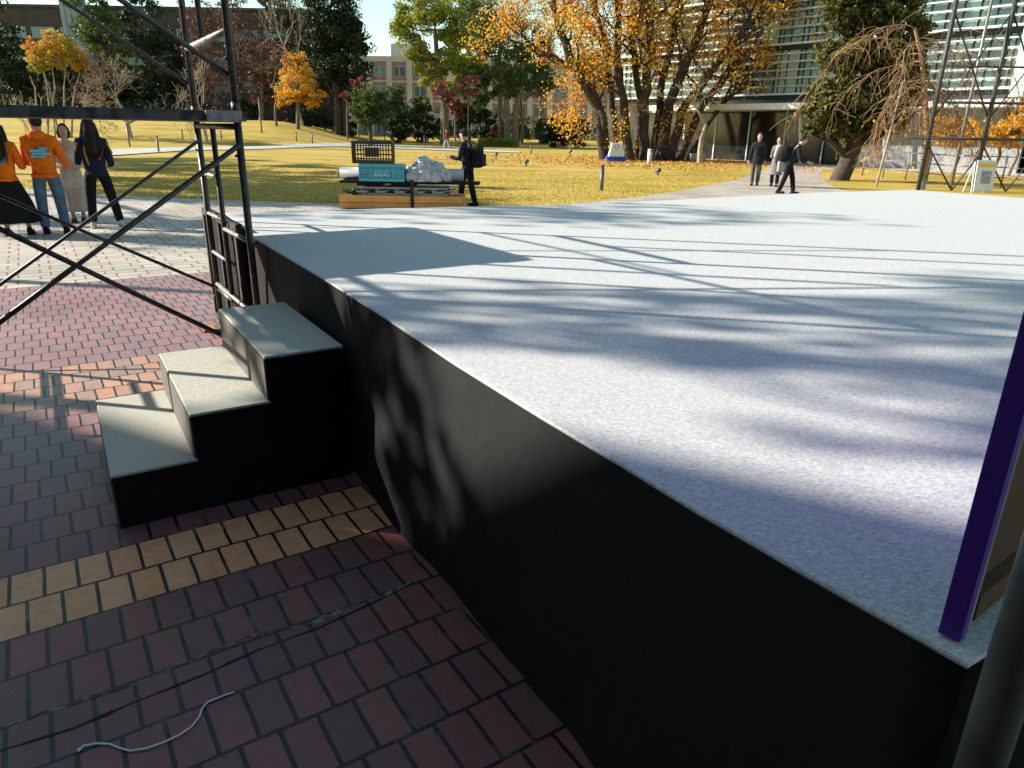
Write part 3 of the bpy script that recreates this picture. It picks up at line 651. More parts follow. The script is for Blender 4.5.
for px, py, rx, ry, lab in ((540, 78, 15, 20, 'slim green tree before the building pilasters left of the giant tree'), (480, 104, 12, 16, 'small green tree left of the twin trunks'), (392, 100, 12, 14, 'small green tree right of the rounded shrub'), (418, 112, 14, 14, 'low green tree under the yellow-green crown')):
    Y = 92; g, pts = stemline(px, Y, [(131 + py) / 2, py])
    leafy(lab, g, [(pts, .14, .06)], [B(px, py, rx, ry, Y), B(px - rx * .4, py + ry * .5, rx * .7, ry * .6, Y), B(px + rx * .5, py - ry * .4, rx * .6, ry * .6, Y)], L_mid, bark_m, 3500, .22, group='small green trees before the pink building', clumps=24, cr=.3)
for px, bl, lf_, lab in ((500, [(500, 18, 28, 24), (534, 30, 20, 24), (520, 66, 26, 18), (545, 60, 14, 22)], L_mid, 'tall spreading green tree behind the twin trunks'), (468, [(466, 42, 20, 20), (476, 70, 18, 16), (458, 88, 16, 12)], L_yg, 'light green tree between the yellow-green tree and the twin trunks')):
    g, pts = stemline(px, 90, [105, 80, bl[0][1]])
    leafy(lab, g, [(pts, .35, .12)], [B(a, b_, c, d, 90) for a, b_, c, d in bl], lf_, bark_m, 9000, .25, clumps=26, cr=.3)
# dark bushes of the background under the trees
for px, Y, rx, ry, lf, lab in ((205, 84, 22, 8, L_dark, 'dark bush below the rust trees'), (250, 86, 22, 10, L_dark, 'dark bush left of the amber trunk'), (310, 84, 24, 9, L_dark, 'dark bush behind the amber tree'), (400, 84, 13, 15, L_dark, 'dark bush right of the rounded shrub'),
        (424, 88, 16, 18, L_dark, 'dark bush under the yellow-green tree'), (466, 90, 16, 22, L_dark, 'dark bush left of the clipped hedge'), (556, 80, 11, 15, L_dark, 'round dark bush left of the giant tree'), (545, 90, 10, 12, L_mid, 'green bush between the building pilasters'), (488, 92, 12, 16, L_dark, 'tall dark bush behind the clipped hedge'), (345, 86, 14, 9, L_dark, 'dark bush at the foot of the tallest evergreen'),
        (325, 92, 30, 24, L_dark, 'tall dark bush filling the gap behind the tallest evergreen'), (300, 94, 26, 20, L_brown, 'brown bush behind the amber trunk'), (520, 94, 16, 16, L_mid, 'green bush behind the twin trunks'), (440, 96, 14, 12, L_mid, 'green bush below the white canopy'), (85, 88, 40, 9, L_dark, 'long dark bush along the far left lawn edge'), (160, 88, 32, 9, L_dark, 'long dark bush behind the bare trees'), (10, 86, 34, 9, L_dark, 'dark bush at the far left corner of the lawn'), (576, 78, 12, 16, L_brown, 'reddish brown bush beside the giant tree'), (498, 84, 9, 12, L_brown, 'rust-coloured bush behind the hedge')):
    g = G(px, Y); k = Y * .98 / F_PX; c = g + Z(ry * k * .9)
    leafy(lab, g, [([g - Z(.1), g + Z(ry * k * .5)], .12, .06)], [(c, (rx * k, rx * k * .5, ry * k))], lf, bark_d, 1700, .3, name='bush', cat='bush', group='dark bushes along the far lawn edge', clumps=36, cr=.34)
# clipped hedge
Y = 78; hp = [G(478, Y), G(516, Y)]
hg = thing('clipped_hedge', hp[0], 'low clipped yellow-green hedge on the lawn edge', 'hedge')
P = rng.uniform(0, 1, (2600, 3)); d_ = hp[1] - hp[0]
P = np.array(hp[0])[None] + P[:, :1] * np.array(d_)[None] + np.stack([0 * P[:, 1], P[:, 1] * 1.2, P[:, 2] * .85], 1)
leaves('foliage', P, .16, L_hedge, hg)
mb = MB()
for t in np.linspace(.05, .95, 9):
    p = hp[0].lerp(hp[1], float(t)) + Vector((0, .6, 0)); limb(mb, p, p + Z(.7), .05, .02, .1)
mb.build('stems', bark_d, hg)

# giant orange tree: fan of heavy stems
Y = 47.5; g = G(650, Y)
gt = thing('giant_zelkova', g, 'giant multi-stemmed tree with orange and yellow leaves on the lawn', 'tree')
mb = MB(); tips = []
stems = [  # (base px, path pixels, r0, r1, dy)
 (607, [(600, 110), (570, 60), (552, 0), (540, -50)], .50, .20, 0), (612, [(604, 118), (590, 85), (560, 60), (535, 50)], .34, .1, .8),
 (618, [(612, 105), (607, 60), (596, 0), (590, -60)], .36, .14, 1.5), (632, [(624, 110), (618, 60), (618, 0), (612, -60)], .42, .16, -.5),
 (640, [(640, 100), (632, 40), (645, 0), (650, -60)], .38, .14, 1.5), (648, [(644, 100), (650, 60), (648, 10), (640, -50)], .50, .2, 0),
 (664, [(668, 105), (690, 55), (710, 0), (722, -50)], .52, .2, .3), (672, [(682, 110), (716, 65), (748, 25), (775, 0)], .42, .12, -.6),
 (680, [(700, 108), (735, 66), (765, 40)], .40, .12, .8), (656, [(660, 90), (672, 40), (678, 0), (690, -60)], .4, .15, 1.2), (690, [(708, 122), (735, 92), (752, 78)], .3, .1, 1.6)]
for bx, path, r0, r1, dy in stems:
    r0 *= .72; r1 *= .85
    pts = [G(bx, Y + dy) - Z(.3)] + [W(a, b_, Y + dy + rng.normal(0, .6)) for a, b_ in path]
    fine = []
    for a, b_ in zip(pts[:-1], pts[1:]):
        for k in range(4): fine.append(a.lerp(b_, k / 4) + jit(.05))
    fine.append(pts[-1]); nf = len(fine)
    mb.tube(fine, [max(r1, r0 * (1 - .62 * i / nf)) * (1.35 if i == 0 else 1) for i in range(nf)], 10, cap=False)
    for i in range(5, nf, 1):
        for k in range(1):
            dd = (fine[i] - fine[i - 1]).normalized() + Vector((rng.normal(0, .9), rng.normal(0, .9), rng.normal(.1, .5)))
            grow(mb, tips, fine[i], dd, rng.uniform(1.3, 2.6), .09, 3, .6, 0, .06, (2, 3), .72, 3, .014)
mb.build('trunk', bark_g, gt, recalc=False)
P = [np.array(q) + rng.normal(0, .30, (23, 3)) for q, _ in tips if rng.random() < .5]
P += [np.array(W(rng.uniform(600, 700), rng.uniform(100, 152), Y + rng.uniform(-1.5, 1))) + rng.normal(0, .35, (34, 3)) for _ in range(30)]
P += [np.array(W(rng.normal(578, 14), rng.uniform(55, 140), Y + rng.uniform(-1, 2))) + rng.normal(0, .4, (44, 3)) for _ in range(34)]
leaves('leaves', np.concatenate(P), .155, L_or, gt)
# fallen leaves round it
P = np.stack([rng.normal(G(655, Y).x, 6.5, 9000), Y - 2 + rng.normal(0, 5.5, 9000), rng.uniform(.02, .05, 9000)], 1)
P = P[P[:, 1] > 34]
lf = leaves('fallen_leaves', P, .13, L_fall, None, flat=.12); tag(lf, kind='stuff')
# short grass standing up along the near lawn
L_grass = leafmat('dry_grass', [(.42, .31, .06), (.54, .39, .085), (.62, .45, .13)], .3)
NG = 60000; gx = rng.uniform(-14, 10, NG); gy = 16.1 + rng.uniform(0, 1, NG) ** 1.5 * 16
def eb(x): return float(np.interp(x, [e_[0] for e_ in edge], [e_[1] for e_ in edge]))
ebv = np.interp(gx, [e_[0] for e_ in edge], [e_[1] for e_ in edge]); k_ = gy > ebv - .05 + rng.normal(0, .05, NG)
gr = leaves('grass', np.stack([gx, gy, rng.uniform(.0, .018, NG)], 1)[k_], .042, L_grass, None); tag(gr, kind='stuff')
# small bare tree before the glass building
g = G(703, 44); bare('slender bare tree with last orange leaves before the glass building', g, [(g, (.12, 0, 1), 2.2, .17)], 5, bark_l, L_or, 3, .13, .2, spread=.5, up_=.04, shrink=.72, pick=lambda q: q.z > 3.5 and rng.random() < .3)
# dark glossy tree right
L_brz2 = leafmat('leaf_olive_green', [(.035, .045, .012), (.09, .095, .02), (.2, .18, .04)], .25)
Y = 29; g, pts = stemline(846, Y, [158, 120, 60, 10], [850, 862, 868, 870])
leafy('dense glossy dark green tree before the glass building', g, [(pts, .38, .12)],
      [B(850, 10, 30, 22, Y), B(890, 15, 28, 22, Y), B(845, 55, 26, 20, Y), B(880, 55, 34, 22, Y), B(830, 100, 26, 22, Y), B(868, 100, 34, 26, Y), B(900, 85, 24, 24, Y), B(850, 130, 24, 18, Y), B(862, -25, 30, 22, Y), B(912, 45, 16, 22, Y), B(905, 70, 20, 20, Y), B(815, 125, 14, 14, Y), B(885, 120, 20, 18, Y)], L_brz2, bark_d, 42000, .17, clumps=44, cr=.30)
# weeping bare tree
Y = 27.5; g, pts = stemline(932, Y, [150, 100, 60, 28], [928, 925, 922, 915])
wt = thing('weeping_tree', g, 'leafless weeping cherry with tan trunk and drooping twigs behind the stage', 'tree')
mb = MB(); fine = pts; mb.tube(fine, [.14, .12, .1, .075, .05], 9, cap=False); tips = []
for k in range(28):
    i = int(rng.integers(2, 5)); p = fine[i] + (fine[i - 1] - fine[i]) * rng.uniform(0, .8)
    a = rng.uniform(0, 2 * PI); d = Vector((math.cos(a) - .15, .7 * math.sin(a), rng.uniform(.0, .5))); q = p.copy(); path = [q.copy()]
    L = rng.uniform(1.4, 4.2); vdir = d.normalized()
    for s_ in range(12):
        vdir = (vdir + Vector((0, 0, -.15)) + jit(.13)).normalized(); q = q + vdir * (L / 9)
        if q.z < .7: break
        path.append(q.copy())
    mb.tube(path, [.02 * (1 - .8 * j / len(path)) + .004 for j in range(len(path))], 5, cap=False)
    for j in range(2, len(path)):
        for _ in range(3):
            tw = [path[j]]; v2 = (vdir * .4 + jit(.6)).normalized(); q2 = path[j].copy()
            for s_ in range(6):
                v2 = (v2 + Vector((0, 0, -.25)) + jit(.2)).normalized(); q2 = q2 + v2 * rng.uniform(.1, .24)
                if q2.z < .5: break
                tw.append(q2.copy())
            if len(tw) > 2: mb.tube(tw, [.010] + [.007] * (len(tw) - 1), 3, cap=False); tips.append(q2)
mb.build('trunk', bark_t, wt, recalc=False)
P = [np.array(q) + rng.normal(0, .12, (1, 3)) for q in tips if q.z < 2.9 and rng.random() < .35]
leaves('leaves', np.concatenate(P), .12, L_or2, wt)
for a, b_, lab in (((843, 178), (905, 80), 'left'), ((876, 187), (903, 82), 'right')):
    p0 = at(*a); p1 = W(b_[0], b_[1], Y)
    pr = thing('tree_prop', p0, 'long pale wooden prop leaning up to the weeping tree, the %s one' % lab, 'tree prop', 'props of the weeping tree')
    mb = MB(); mb.tube([p0, p1], [.04, .03], 8); mb.build('pole', bark_l, pr)
# orange leaved bushes at right
for (px, bl, Y, lab, lf, nn) in ((1000, [(985, 135, 22, 18), (1012, 130, 18, 22), (1030, 120, 20, 22)], 31, 'orange-leaved bush at the right edge beyond the scaffold', L_or2, 2600),
        (960, [(958, 135, 18, 16), (940, 130, 16, 16)], 33, 'thin orange-leaved bush behind the weeping cherry', L_or2, 1300),
        (1018, [(1016, 108, 16, 14), (1035, 96, 16, 16)], 35, 'red-brown bush at the right edge above the orange one', L_brown, 1500)):
    g, pts = stemline(px, Y, [155, 140])
    leafy(lab, g, [(pts, .08, .04)] , [B(a, b_, c, d, Y) for a, b_, c, d in bl], lf, bark_m, nn, .13, name='bush', cat='bush', clumps=36, cr=.26)
# trees standing left of the view whose branches shade the stage and the lawn
_keep = rng; rng = np.random.default_rng(5)
for (x, y, lab, blobs, nl) in (
    (-11.6, 5.6, 'half-bare tree standing close left of the scaffold', [((-11.6, 5.0, 6.1), (1.8, .7, .7)), ((-11.6, 4.7, 7.2), (1.6, .7, .6)), ((-12.0, 5.9, 7.9), (1.6, .8, .6))], 1050),
    (-13.2, 8.9, 'half-bare tree a little further left of the plaza', [((-13.2, 8.8, 6.6), (1.8, .8, .7)), ((-13.6, 9.8, 7.6), (1.6, .9, .8))], 350)):
    g = Vector((x, y, 0)); leafy(lab, g, [([g - Z(.1), g + Z(2.5), g + Vector((.1, .1, 5))], .14, .07)], blobs, L_brown, bark_m, nl, .19, group='trees left of the plaza', clumps=16, cr=.36)
rng = _keep
for (x, y, h, n_) in ((-21, 19, 9, 5000), (-25, 26, 11, 6000), (-31, 33, 12, 6000), (-40, 40, 13, 6000)):
    g = Vector((x, y, 0)); leafy('broad leafy tree left of the lawn, %s' % {19: 'nearest the plaza', 26: 'second from the plaza', 33: 'third from the plaza', 40: 'furthest from the plaza'}[y], g, [([g, g + Z(h * .5), g + Z(h * .8)], .35, .12)],
        [(g + Vector((rng.normal(0, 1.5), rng.normal(0, 1.8), h * rng.uniform(.55, .95))), (2.2, 2.2, 1.2)) for _ in range(6)], L_mid, bark_m, n_, .3, group='leafy trees left of the lawn', clumps=20)

# ================================================================ buildings
pink = mat('pink_tile', (.48, .24, .21), .8, noise=(1.5, (.55, .3, .26))); cream_w = mat('cream_wall', (.55, .5, .43), .8, noise=(1, (.62, .57, .5)))
glass = mat('window_glass', (.12, .17, .19), .1, spec=.7); dark_wall = mat('dark_brown_wall', (.05, .04, .035), .85, noise=(1, (.07, .055, .05)))
grey_w = mat('grey_wall', (.26, .26, .27), .8, noise=(1.2, (.31, .31, .31))); white_m = mat('white_metal', (.72, .73, .72), .45, noise=(3, (.66, .66, .66)))
# pink campus building
Yb = 108; xl = W(352, 120, Yb).x; xr = W(648, 120, Yb).x; zg = .4; ztop = W(400, 62, Yb).z
pbk = thing('campus_building', (xl, Yb, zg), 'pink and cream three-storey building with pale pilasters behind the trees', 'building')
mb = MB(); mb.box(((xl + xr) / 2, Yb + 6, (zg + ztop) / 2 - .5), (xr - xl, 12, ztop - zg + 1)); mb.build('wall', pink, pbk)
mb = MB(); mb.box(((xl + xr) / 2, Yb + 6, ztop + .35), (xr - xl + .6, 12.6, .7)); rf = mb.build('roof', cream_w, pbk)
px_ = W(403, 55, Yb).x; mb = MB(); mb.box((px_, Yb + 4, ztop + 1.6), (4, 4, 1.8)); mb.build('roof_house', cream_w, rf)
nb = 15; bw = (xr - xl) / nb; fh = (ztop - zg) / 4
for i in range(nb + 1):
    mb = MB(); mb.box((xl + i * bw, Yb - .25, (zg + ztop) / 2), (.75, .7, ztop - zg)); mb.build('pilaster', cream_w, pbk)
for i in range(nb):
    for k in range(4):
        zc = zg + fh * (k + .52)
        mb = MB(); mb.box((xl + (i + .5) * bw, Yb - .02, zc), (bw - 1.1, .14, fh * .52)); wf = mb.build('window', cream_w, pbk)
        mb = MB(); ww = (bw - 1.4) / 2
        for s_ in (-1, 1): mb.box((xl + (i + .5) * bw + s_ * (ww / 2 + .04), Yb - .08, zc), (ww - .04, .06, fh * .46))
        mb.build('pane', glass, wf)
for k in range(1, 4):
    mb = MB(); mb.box(((xl + xr) / 2, Yb - .12, zg + fh * k), (xr - xl, .25, .3)); mb.build('ledge', cream_w, pbk)
ca = G(432, 96); cn = thing('entrance_canopy', ca, 'small white flat canopy on a post below the yellow-green tree', 'canopy')
mb = MB(); mb.box(ca + Z(2.9), (5.5, 2, .5)); mb.build('roof', white_m, cn, bevel=.03); mb = MB(); mb.tube([ca, ca + Z(2.7)], .1, 8); mb.tube([ca + Vector((2, 0, 0)), ca + Vector((2, 0, 2.7))], .1, 8); mb.build('post', grey_w, cn)
# dark building far left
Yb = 112; xl = W(-40, 120, Yb).x; xr = W(350, 120, Yb).x; zb = 1.2; zt = W(60, 8, Yb).z
db = thing('dark_building', (xl, Yb, zb), 'dark brown building with ribbon windows behind the far left trees', 'building')
mb = MB(); mb.box(((xl + xr) / 2, Yb + 6, (zb + zt) / 2), (xr - xl, 12, zt - zb)); mb.build('wall', dark_wall, db)
mb = MB(); mb.box(((xl + xr) / 2, Yb + 6, zt + .2), (xr - xl + .5, 12.5, .4)); mb.build('roof', dark_wall, db)
for z_ in (zt - 3.2, zt - 6.6, zt - 10):
    for i in range(14):
        mb = MB(); mb.box((xl + 2.5 + i * (xr - xl) / 14, Yb - .03, z_), ((xr - xl) / 14 - .8, .1, 1.5)); mb.build('window', glass, db)
cx = W(68, 20, Yb - 3); mb = MB(); mb.box((cx.x, Yb - 1.2, zt / 2 + 1.5), (2.6, 2.2, zt + 3)); 
for s_ in (-.8, 0, .8): mb.box((cx.x + s_, Yb - 2.36, zt / 2 + 1.5), (.25, .12, zt + 2.9))
mb.build('column', mat('blue_grey_metal', (.25, .28, .33), .5, noise=(2, (.3, .33, .38))), db)
# glass building, facade running away to the left
fd = Vector((-.656, .755, 0)); fn = Vector((-.755, -.656, 0)); f0 = Vector((17.6, 46.0, 0)); fr_ = math.atan2(fd.y, fd.x)
HB = 15.5
gb = thing('glass_building', f0, 'modern building with green glass behind white horizontal louvres', 'building')
def fb_(s, out, z, L, dth, h, m, name, parent=None, bevel=0):
    mb = MB(); mb.box(f0 + fd * s + fn * out + Z(z), (L, dth, h), rot=fr_); return mb.build(name, m, parent or gb, bevel)
S0, S1 = -32, 15; SL = S1 - S0; SC = (S0 + S1) / 2
fb_(SC, -6.2, 9.6, SL, 12, 12.1, grey_w, 'wall')
fb_(SC, -6.2, HB + .45, SL + .6, 12.8, .5, white_m, 'roof')
fb_(SC + 2, .72, 3.28, SL - 12, 2.9, .34, white_m, 'canopy')
green = mat('green_glass', (.30, .45, .38), .12, spec=.8, noise=(.7, (.10, .17, .16), .06)); blue_g = mat('blue_glass', (.42, .58, .70), .12, spec=.8, noise=(.8, (.25, .38, .5)))
blind = mat('pale_blind', (.66, .72, .60), .7, noise=(1, (.5, .58, .48)))
dark_m = mat('dark_mullion', (.03, .04, .04), .5)
louvre_m = mat('grey_louvre', (.52, .54, .53), .5, noise=(2, (.44, .46, .46)))
random.seed(5)
levels = [3.95, 6.75, 9.55, 12.35]
for li, z0 in enumerate(levels):
    s = S0 + .3
    while s < S1 - .5:
        wd = 1.55; mb = MB(); mb.box(f0 + fd * (s + wd / 2) + fn * .0 + Z(z0 + 1.35), (wd - .1, .08, 2.45), rot=fr_)
        wd_o = mb.build('window', blue_g if (s < -10 and li > 1) else random.choice([green, green, blind]), gb)
        mb = MB()
        for q in (0, .5, .8): mb.box(f0 + fd * (s + wd * q) + fn * .075 + Z(z0 + 1.35), (.05, .06, 2.45), rot=fr_)
        mb.build('mullion', dark_m, wd_o); s += wd
    fb_(SC, .12, z0 - .07, SL, .3, .26, dark_m, 'floor_band')
    fb_(SC, .32, z0 + .08, SL, .6, .10, white_m, 'ledge')
    for k in range(1, 6):
        fb_(SC, .34, z0 + .08 + k * .455, SL, .24, .075 if k % 2 else .10, louvre_m, 'louvre')
# ground floor: dark glazing, columns, grey wall
gz = mat('lobby_glass', (.012, .014, .015), .08, spec=.35, noise=(.8, (.035, .035, .03), .1))
for i in range(7):
    s = S1 - 1.6 - i * 2.6; mb = MB(); mb.box(f0 + fd * s + fn * -.9 + Z(1.55), (2.5, .08, 3.1), rot=fr_); p_ = mb.build('lobby_pane', gz, gb)
    mb = MB(); mb.box(f0 + fd * (s + 1.28) + fn * -.86 + Z(1.55), (.07, .12, 3.1), rot=fr_); mb.build('mullion', white_m, p_)
fb_(-6.9, -.6, 1.55, 9.2, .3, 3.1, grey_w, 'ground_wall')
fb_(SC, -4.2, 1.6, SL - .4, .2, 3.8, dark_wall, 'lobby_wall')
for s in (-13.4, -16.8, -20.2, -23.6): fb_(s, -.9, 1.55, 3.2, .08, 3.1, gz, 'lobby_pane')
for s in (-.4, -5.4, -15.8, -22): 
    mb = MB(); p = f0 + fd * s + fn * .6; mb.tube([p, p + fd * .5 + Z(3.1)], .09, 10); mb.build('column', white_m, gb)
# white fin wall at the right
q = W(1019, 60, 32); mb = MB(); mb.box((q.x + .4, q.y, 5.6), (1.3, .5, 4.6), rot=fr_ + PI / 2)
mb.build('fin_wall', white_m, gb)

# ================================================================ lawn furniture
bol_m = mat('bollard_grey', (.09, .095, .11), .5, .3, noise=(10, (.13, .135, .15)))
def bollard(foot, top, lab, m=bol_m, r_=.055, cap=True, name='bollard', cat='bollard', grp='grey bollards on the lawn'):
    g = hit(*foot); d = (g - O).dot(fwd); h = math.hypot(foot[0] - top[0], foot[1] - top[1]) * d / F_PX * 1.02
    t = thing(name, g, lab, cat, grp); mb = MB(); mb.tube([g - Z(.1), g + Z(h * .88)], r_, 10); mb.build('post', m, t)
    if cap: mb = MB(); mb.lathe(g, [(r_ * .8, h * .88), (r_ * .8, h * .92), (r_ * 1.05, h * .92), (r_ * 1.0, h * .99), (r_ * .5, h)], 10); mb.build('cap', m, t)
    return t
bollard((601.3, 191), (603, 166), 'grey bollard nearest the stage, standing before the giant tree')
bollard((130, 146.7), (127.5, 125), 'grey bollard right of the woman with long black hair')
bollard((159, 152.5), (155.5, 137), 'leaning grey bollard beside the path, left of the scaffold')
bollard((183, 139.5), (182.5, 130.5), 'small far bollard just left of the inner scaffold post')
bollard((221.5, 139), (221, 131), 'small far bollard between the scaffold posts')
bollard((48, 128), (47, 117), 'far bollard just above the head of the man in the orange hoodie')
bollard((94, 138), (89, 117), 'tall grey bollard rising behind the woman with long black hair')
bollard((296.5, 141), (296.3, 132.5), 'small bollard below the amber tree, left of a pair')
bollard((312.5, 143.8), (312.4, 132.5), 'taller bollard below the amber tree, right of a pair')
bollard((385, 144), (385, 134), 'bollard below the rounded shrub above the black crate')
bollard((424.5, 146), (424.5, 136), 'bollard between the far people and the walker in red')
bollard((531, 154), (531.5, 145), 'bollard below the clipped hedge')
bollard((649, 164), (650, 150), 'short white bollard beside the parked bicycles', m=white_m, r_=.12, grp=None)
pole = bollard((262, 133.5), (261.5, 96), 'thin tall grey pole on the left lawn', r_=.06, cap=False, name='thin_pole', cat='pole', grp=None)
for i, (foot, top, lab) in enumerate((((570, 156.5), (570, 150), 'small ground light left of the pedestal sign'), ((526, 166), (525.5, 160), 'ground light nearest the man in black'), ((657.5, 175.5), (658, 169), 'ground light below the giant tree, nearest the path'), ((496, 158), (495, 153), 'small ground light beside the backpack of the man in black'))):
    g = hit(*foot); d = (g - O).dot(fwd); h = (foot[1] - top[1]) * d / F_PX
    t = thing('ground_light', g, lab, 'ground light', 'ground lights on the lawn')
    mb = MB(); mb.tube([g, g + Z(h * .5)], .05, 8); mb.build('stem', bol_m, t)
    mb = MB(); mb.tube([g + Vector((-.10, .05, h * .6)), g + Vector((.10, -.06, h * .85))], [.06, .085], 12); mb.build('lamp_head', bol_m, t)
# pedestal sign
g = hit(615.5, 161.5); k = (g - O).dot(fwd) / F_PX
ps = thing('pedestal', g, 'white tapered pedestal with blue base under the giant tree', 'pedestal')
mb = MB(); w2 = 9.5 * k; mb.box(g + Z(.14), (w2 * 2, w2 * 1.4, .28)); mb.build('base', mat('blue_base', (.03, .05, .42), .6, noise=(3, (.04, .07, .5))), ps, bevel=.01)
mb = MB(); a = 7.6 * k; c = 5 * k; h0, h1 = .285, 17.5 * k
vs = [(g.x + sx * a, g.y + sy * a * .7, h0) for sx, sy in ((-1, -1), (1, -1), (1, 1), (-1, 1))] + [(g.x + sx * c, g.y + sy * c * .7, h1) for sx, sy in ((-1, -1), (1, -1), (1, 1), (-1, 1))]
mb.add(vs, [(3, 2, 1, 0), (4, 5, 6, 7), (0, 1, 5, 4), (1, 2, 6, 5), (2, 3, 7, 6), (3, 0, 4, 7)]); mb.build('body', white_m, ps, bevel=.02)
mb = MB()
for (dx, dz, ww, hh) in ((-.12, .86, .05, .16), (-.02, .9, .12, .04), (.1, .84, .05, .2), (0, .72, .2, .035), (-.06, .62, .08, .03)): 
    yf = g.y - .7 * (a + (c - a) * (dz - h0) / (h1 - h0)) - .006; mb.box((g.x + dx, yf, dz), (ww, .01, hh))
mb.build('marking', mat('grey_ink', (.3, .3, .32), .6, noise=(9, (.35, .35, .36))), ps)
# bicycles lying / parked dark cluster
def bicycle(g, ang, lab):
    t = thing('bicycle', g, lab, 'bicycle', 'bicycles beside the giant tree'); d = Vector((math.cos(ang), math.sin(ang), 0))
    for s_ in (-.52, .52):
        mb = MB(); c = g + d * s_ + Z(.33); ring = [c + d * .31 * math.cos(x) + Z(.31 * math.sin(x)) for x in np.linspace(0, 2 * PI, 21)]; mb.tube(ring, .022, 6, cap=False); mb.build('wheel', dark_rubber, t)
    mb = MB(); bb = g + Z(.32); se = g - d * .12 + Z(.8); hd_ = g + d * .42 + Z(.82); rw = g - d * .52 + Z(.33); fw_ = g + d * .52 + Z(.33)
    for a, b_ in ((bb, se), (se, hd_), (bb, hd_), (rw, bb), (rw, se), (fw_, hd_)): mb.tube([a, b_], .022, 6)
    mb.build('frame', black_paint, t)
    mb = MB(); mb.tube([hd_ + Z(.02) - Vector((d.y, -d.x, 0)) * .26, hd_ + Z(.14), hd_ + Z(.02) + Vector((d.y, -d.x, 0)) * .26], .015, 6); mb.build('handlebar', steel, t)
    mb = MB(); mb.ell(se + Z(.08), (.14, .08, .04)); mb.build('saddle', dark_rubber, t)
bicycle(Vector(G(660, 46)), .15, 'dark bicycle standing nearest the white bollard'); bicycle(Vector(G(672, 46.6)), -.2, 'dark bicycle right of the other, near the stone block')
g = hit(697, 160.5); sb = thing('stone_block', g, 'pale stone block at the foot of the slender bare tree', 'stone block')
mb = MB(); mb.box(g + Z(.22), (1.0, .6, .44), rot=.1); mb.build('block', concrete, sb, bevel=.03)
mb = MB(); mb.box(g + Z(.03), (1.1, .7, .06), rot=.1); mb.build('footing', grey_w, sb)
# right scaffold
def seg(mb, a, b_, r_): mb.tube([a, b_], r_, 8)
R0 = at(918, 190); R1 = at(972, 191); rd = (R1 - R0).normalized(); rn = Vector((-rd.y, rd.x, 0)); Lr = (R1 - R0).length
dk_pole = mat('dark_steel_pole', (.04, .038, .036), .5, .2, noise=(12, (.08, .075, .07)))
rs = thing('steel_scaffold', R0, 'open grey steel scaffold tower on the far right side of the stage', 'scaffold')
k = (R0 - O).dot(fwd) / F_PX
for s_, o_ in ((0, 0), (1, 0), (1, 1.25), (2, 0)):
    if 1:
        p = R0 + rd * Lr * s_ + rn * o_
        mb = MB(); seg(mb, p, p + Z(7.0), .07 if not o_ else .05); mb.build('post', dk_pole if not o_ else grey_pole, rs)
for z_, r_ in ((1.62, .045), (2.7, .04), (3.75, .03), (5.85, .05)):
    for o_ in ((0, 1.25) if z_ == 1.62 else (0,)):
        mb = MB(); seg(mb, R0 + rn * o_ + Z(z_) - rd * .1, R0 + rd * Lr * 2.1 + rn * o_ + Z(z_), r_); mb.build('ledger', dk_pole, rs)
    for s_ in ((1,) if z_ in (1.62, 3.75) else ()):
        mb = MB(); seg(mb, R0 + rd * Lr * s_ + Z(z_), R0 + rd * Lr * s_ + rn * 1.25 + Z(z_), r_ * .8); mb.build('transom', grey_pole, rs)
for s_ in (0, 1):
    for a, b_ in ((5.3, 2.2), (.1, 1.5)):
        m0 = .62
        mb = MB(); seg(mb, R0 + rd * Lr * s_ + Z(a if a > 1 else 1.45), R0 + rd * Lr * (s_ + (1 if a > 1 else m0)) + Z(b_ if a > 1 else .0), .028); mb.build('brace', black_paint, rs)
        mb = MB(); seg(mb, R0 + rd * Lr * (s_ + 1) + Z(a if a > 1 else 1.2), R0 + rd * Lr * (s_ + (0 if a > 1 else m0)) + Z(b_ if a > 1 else .0), .024); mb.build('brace', black_paint, rs)
# rail fence behind
fp = [at(862, 176), at(905, 180), at(950, 186), at(1000, 188), at(1060, 196)]
fc = thing('rail_fence', fp[0], 'low thin grey rail fence behind the weeping tree', 'fence')
for a, b_ in zip(fp[:-1], fp[1:]):
    for z_ in (.35, .7, 1.05):
        mb = MB(); seg(mb, a + Z(z_), b_ + Z(z_), .02); mb.build('rail', grey_pole, fc)
    for t_ in (0, .5):
        p = a.lerp(b_, t_); mb = MB(); seg(mb, p, p + Z(1.1), .03); mb.build('post', grey_pole, fc)
# signs
def aframe(px, py, hpx, wpx, lab, top=True):
    g = at(px, py); k = (g - O).dot(fwd) / F_PX; h = hpx * k; w_ = wpx * k
    t = thing('standing_sign', g, lab, 'sign')
    mtx = Matrix.Rotation(-.12, 3, 'X')
    mb = MB(); mb.box(g + Z(h / 2 + .04), (w_, .03, h), mtx=mtx); mb.build('board', white_m, t, bevel=.005)
    if top:
        mb = MB(); mb.box(g + Vector((0, -.02 + h * .05, h * .88)), (w_ * .85, .02, h * .12), mtx=mtx); mb.build('heading', mat('yellow_print', (.8, .5, .02), .6, noise=(5, (.85, .55, .05))), t)
        mb = MB(); mb.box(g + Vector((w_ * .05, -.02, h * .5)), (w_ * .5, .02, h * .4), mtx=mtx); mb.build('picture', mat('faded_print', (.45, .4, .45), .6, noise=(14, (.2, .22, .3))), t)
    mb = MB(); mb.bar(g + Vector((-w_ / 2, .02, 0)), g + Vector((-w_ / 2, .15, h)), .03, .03); mb.bar(g + Vector((w_ / 2, .35, 0)), g + Vector((w_ / 2, .15, h)), .03, .03); mb.bar(g + Vector((-w_ / 2, .45, 0)), g + Vector((-w_ / 2, .15, h)), .03, .03); mb.build('legs', white_m, t)
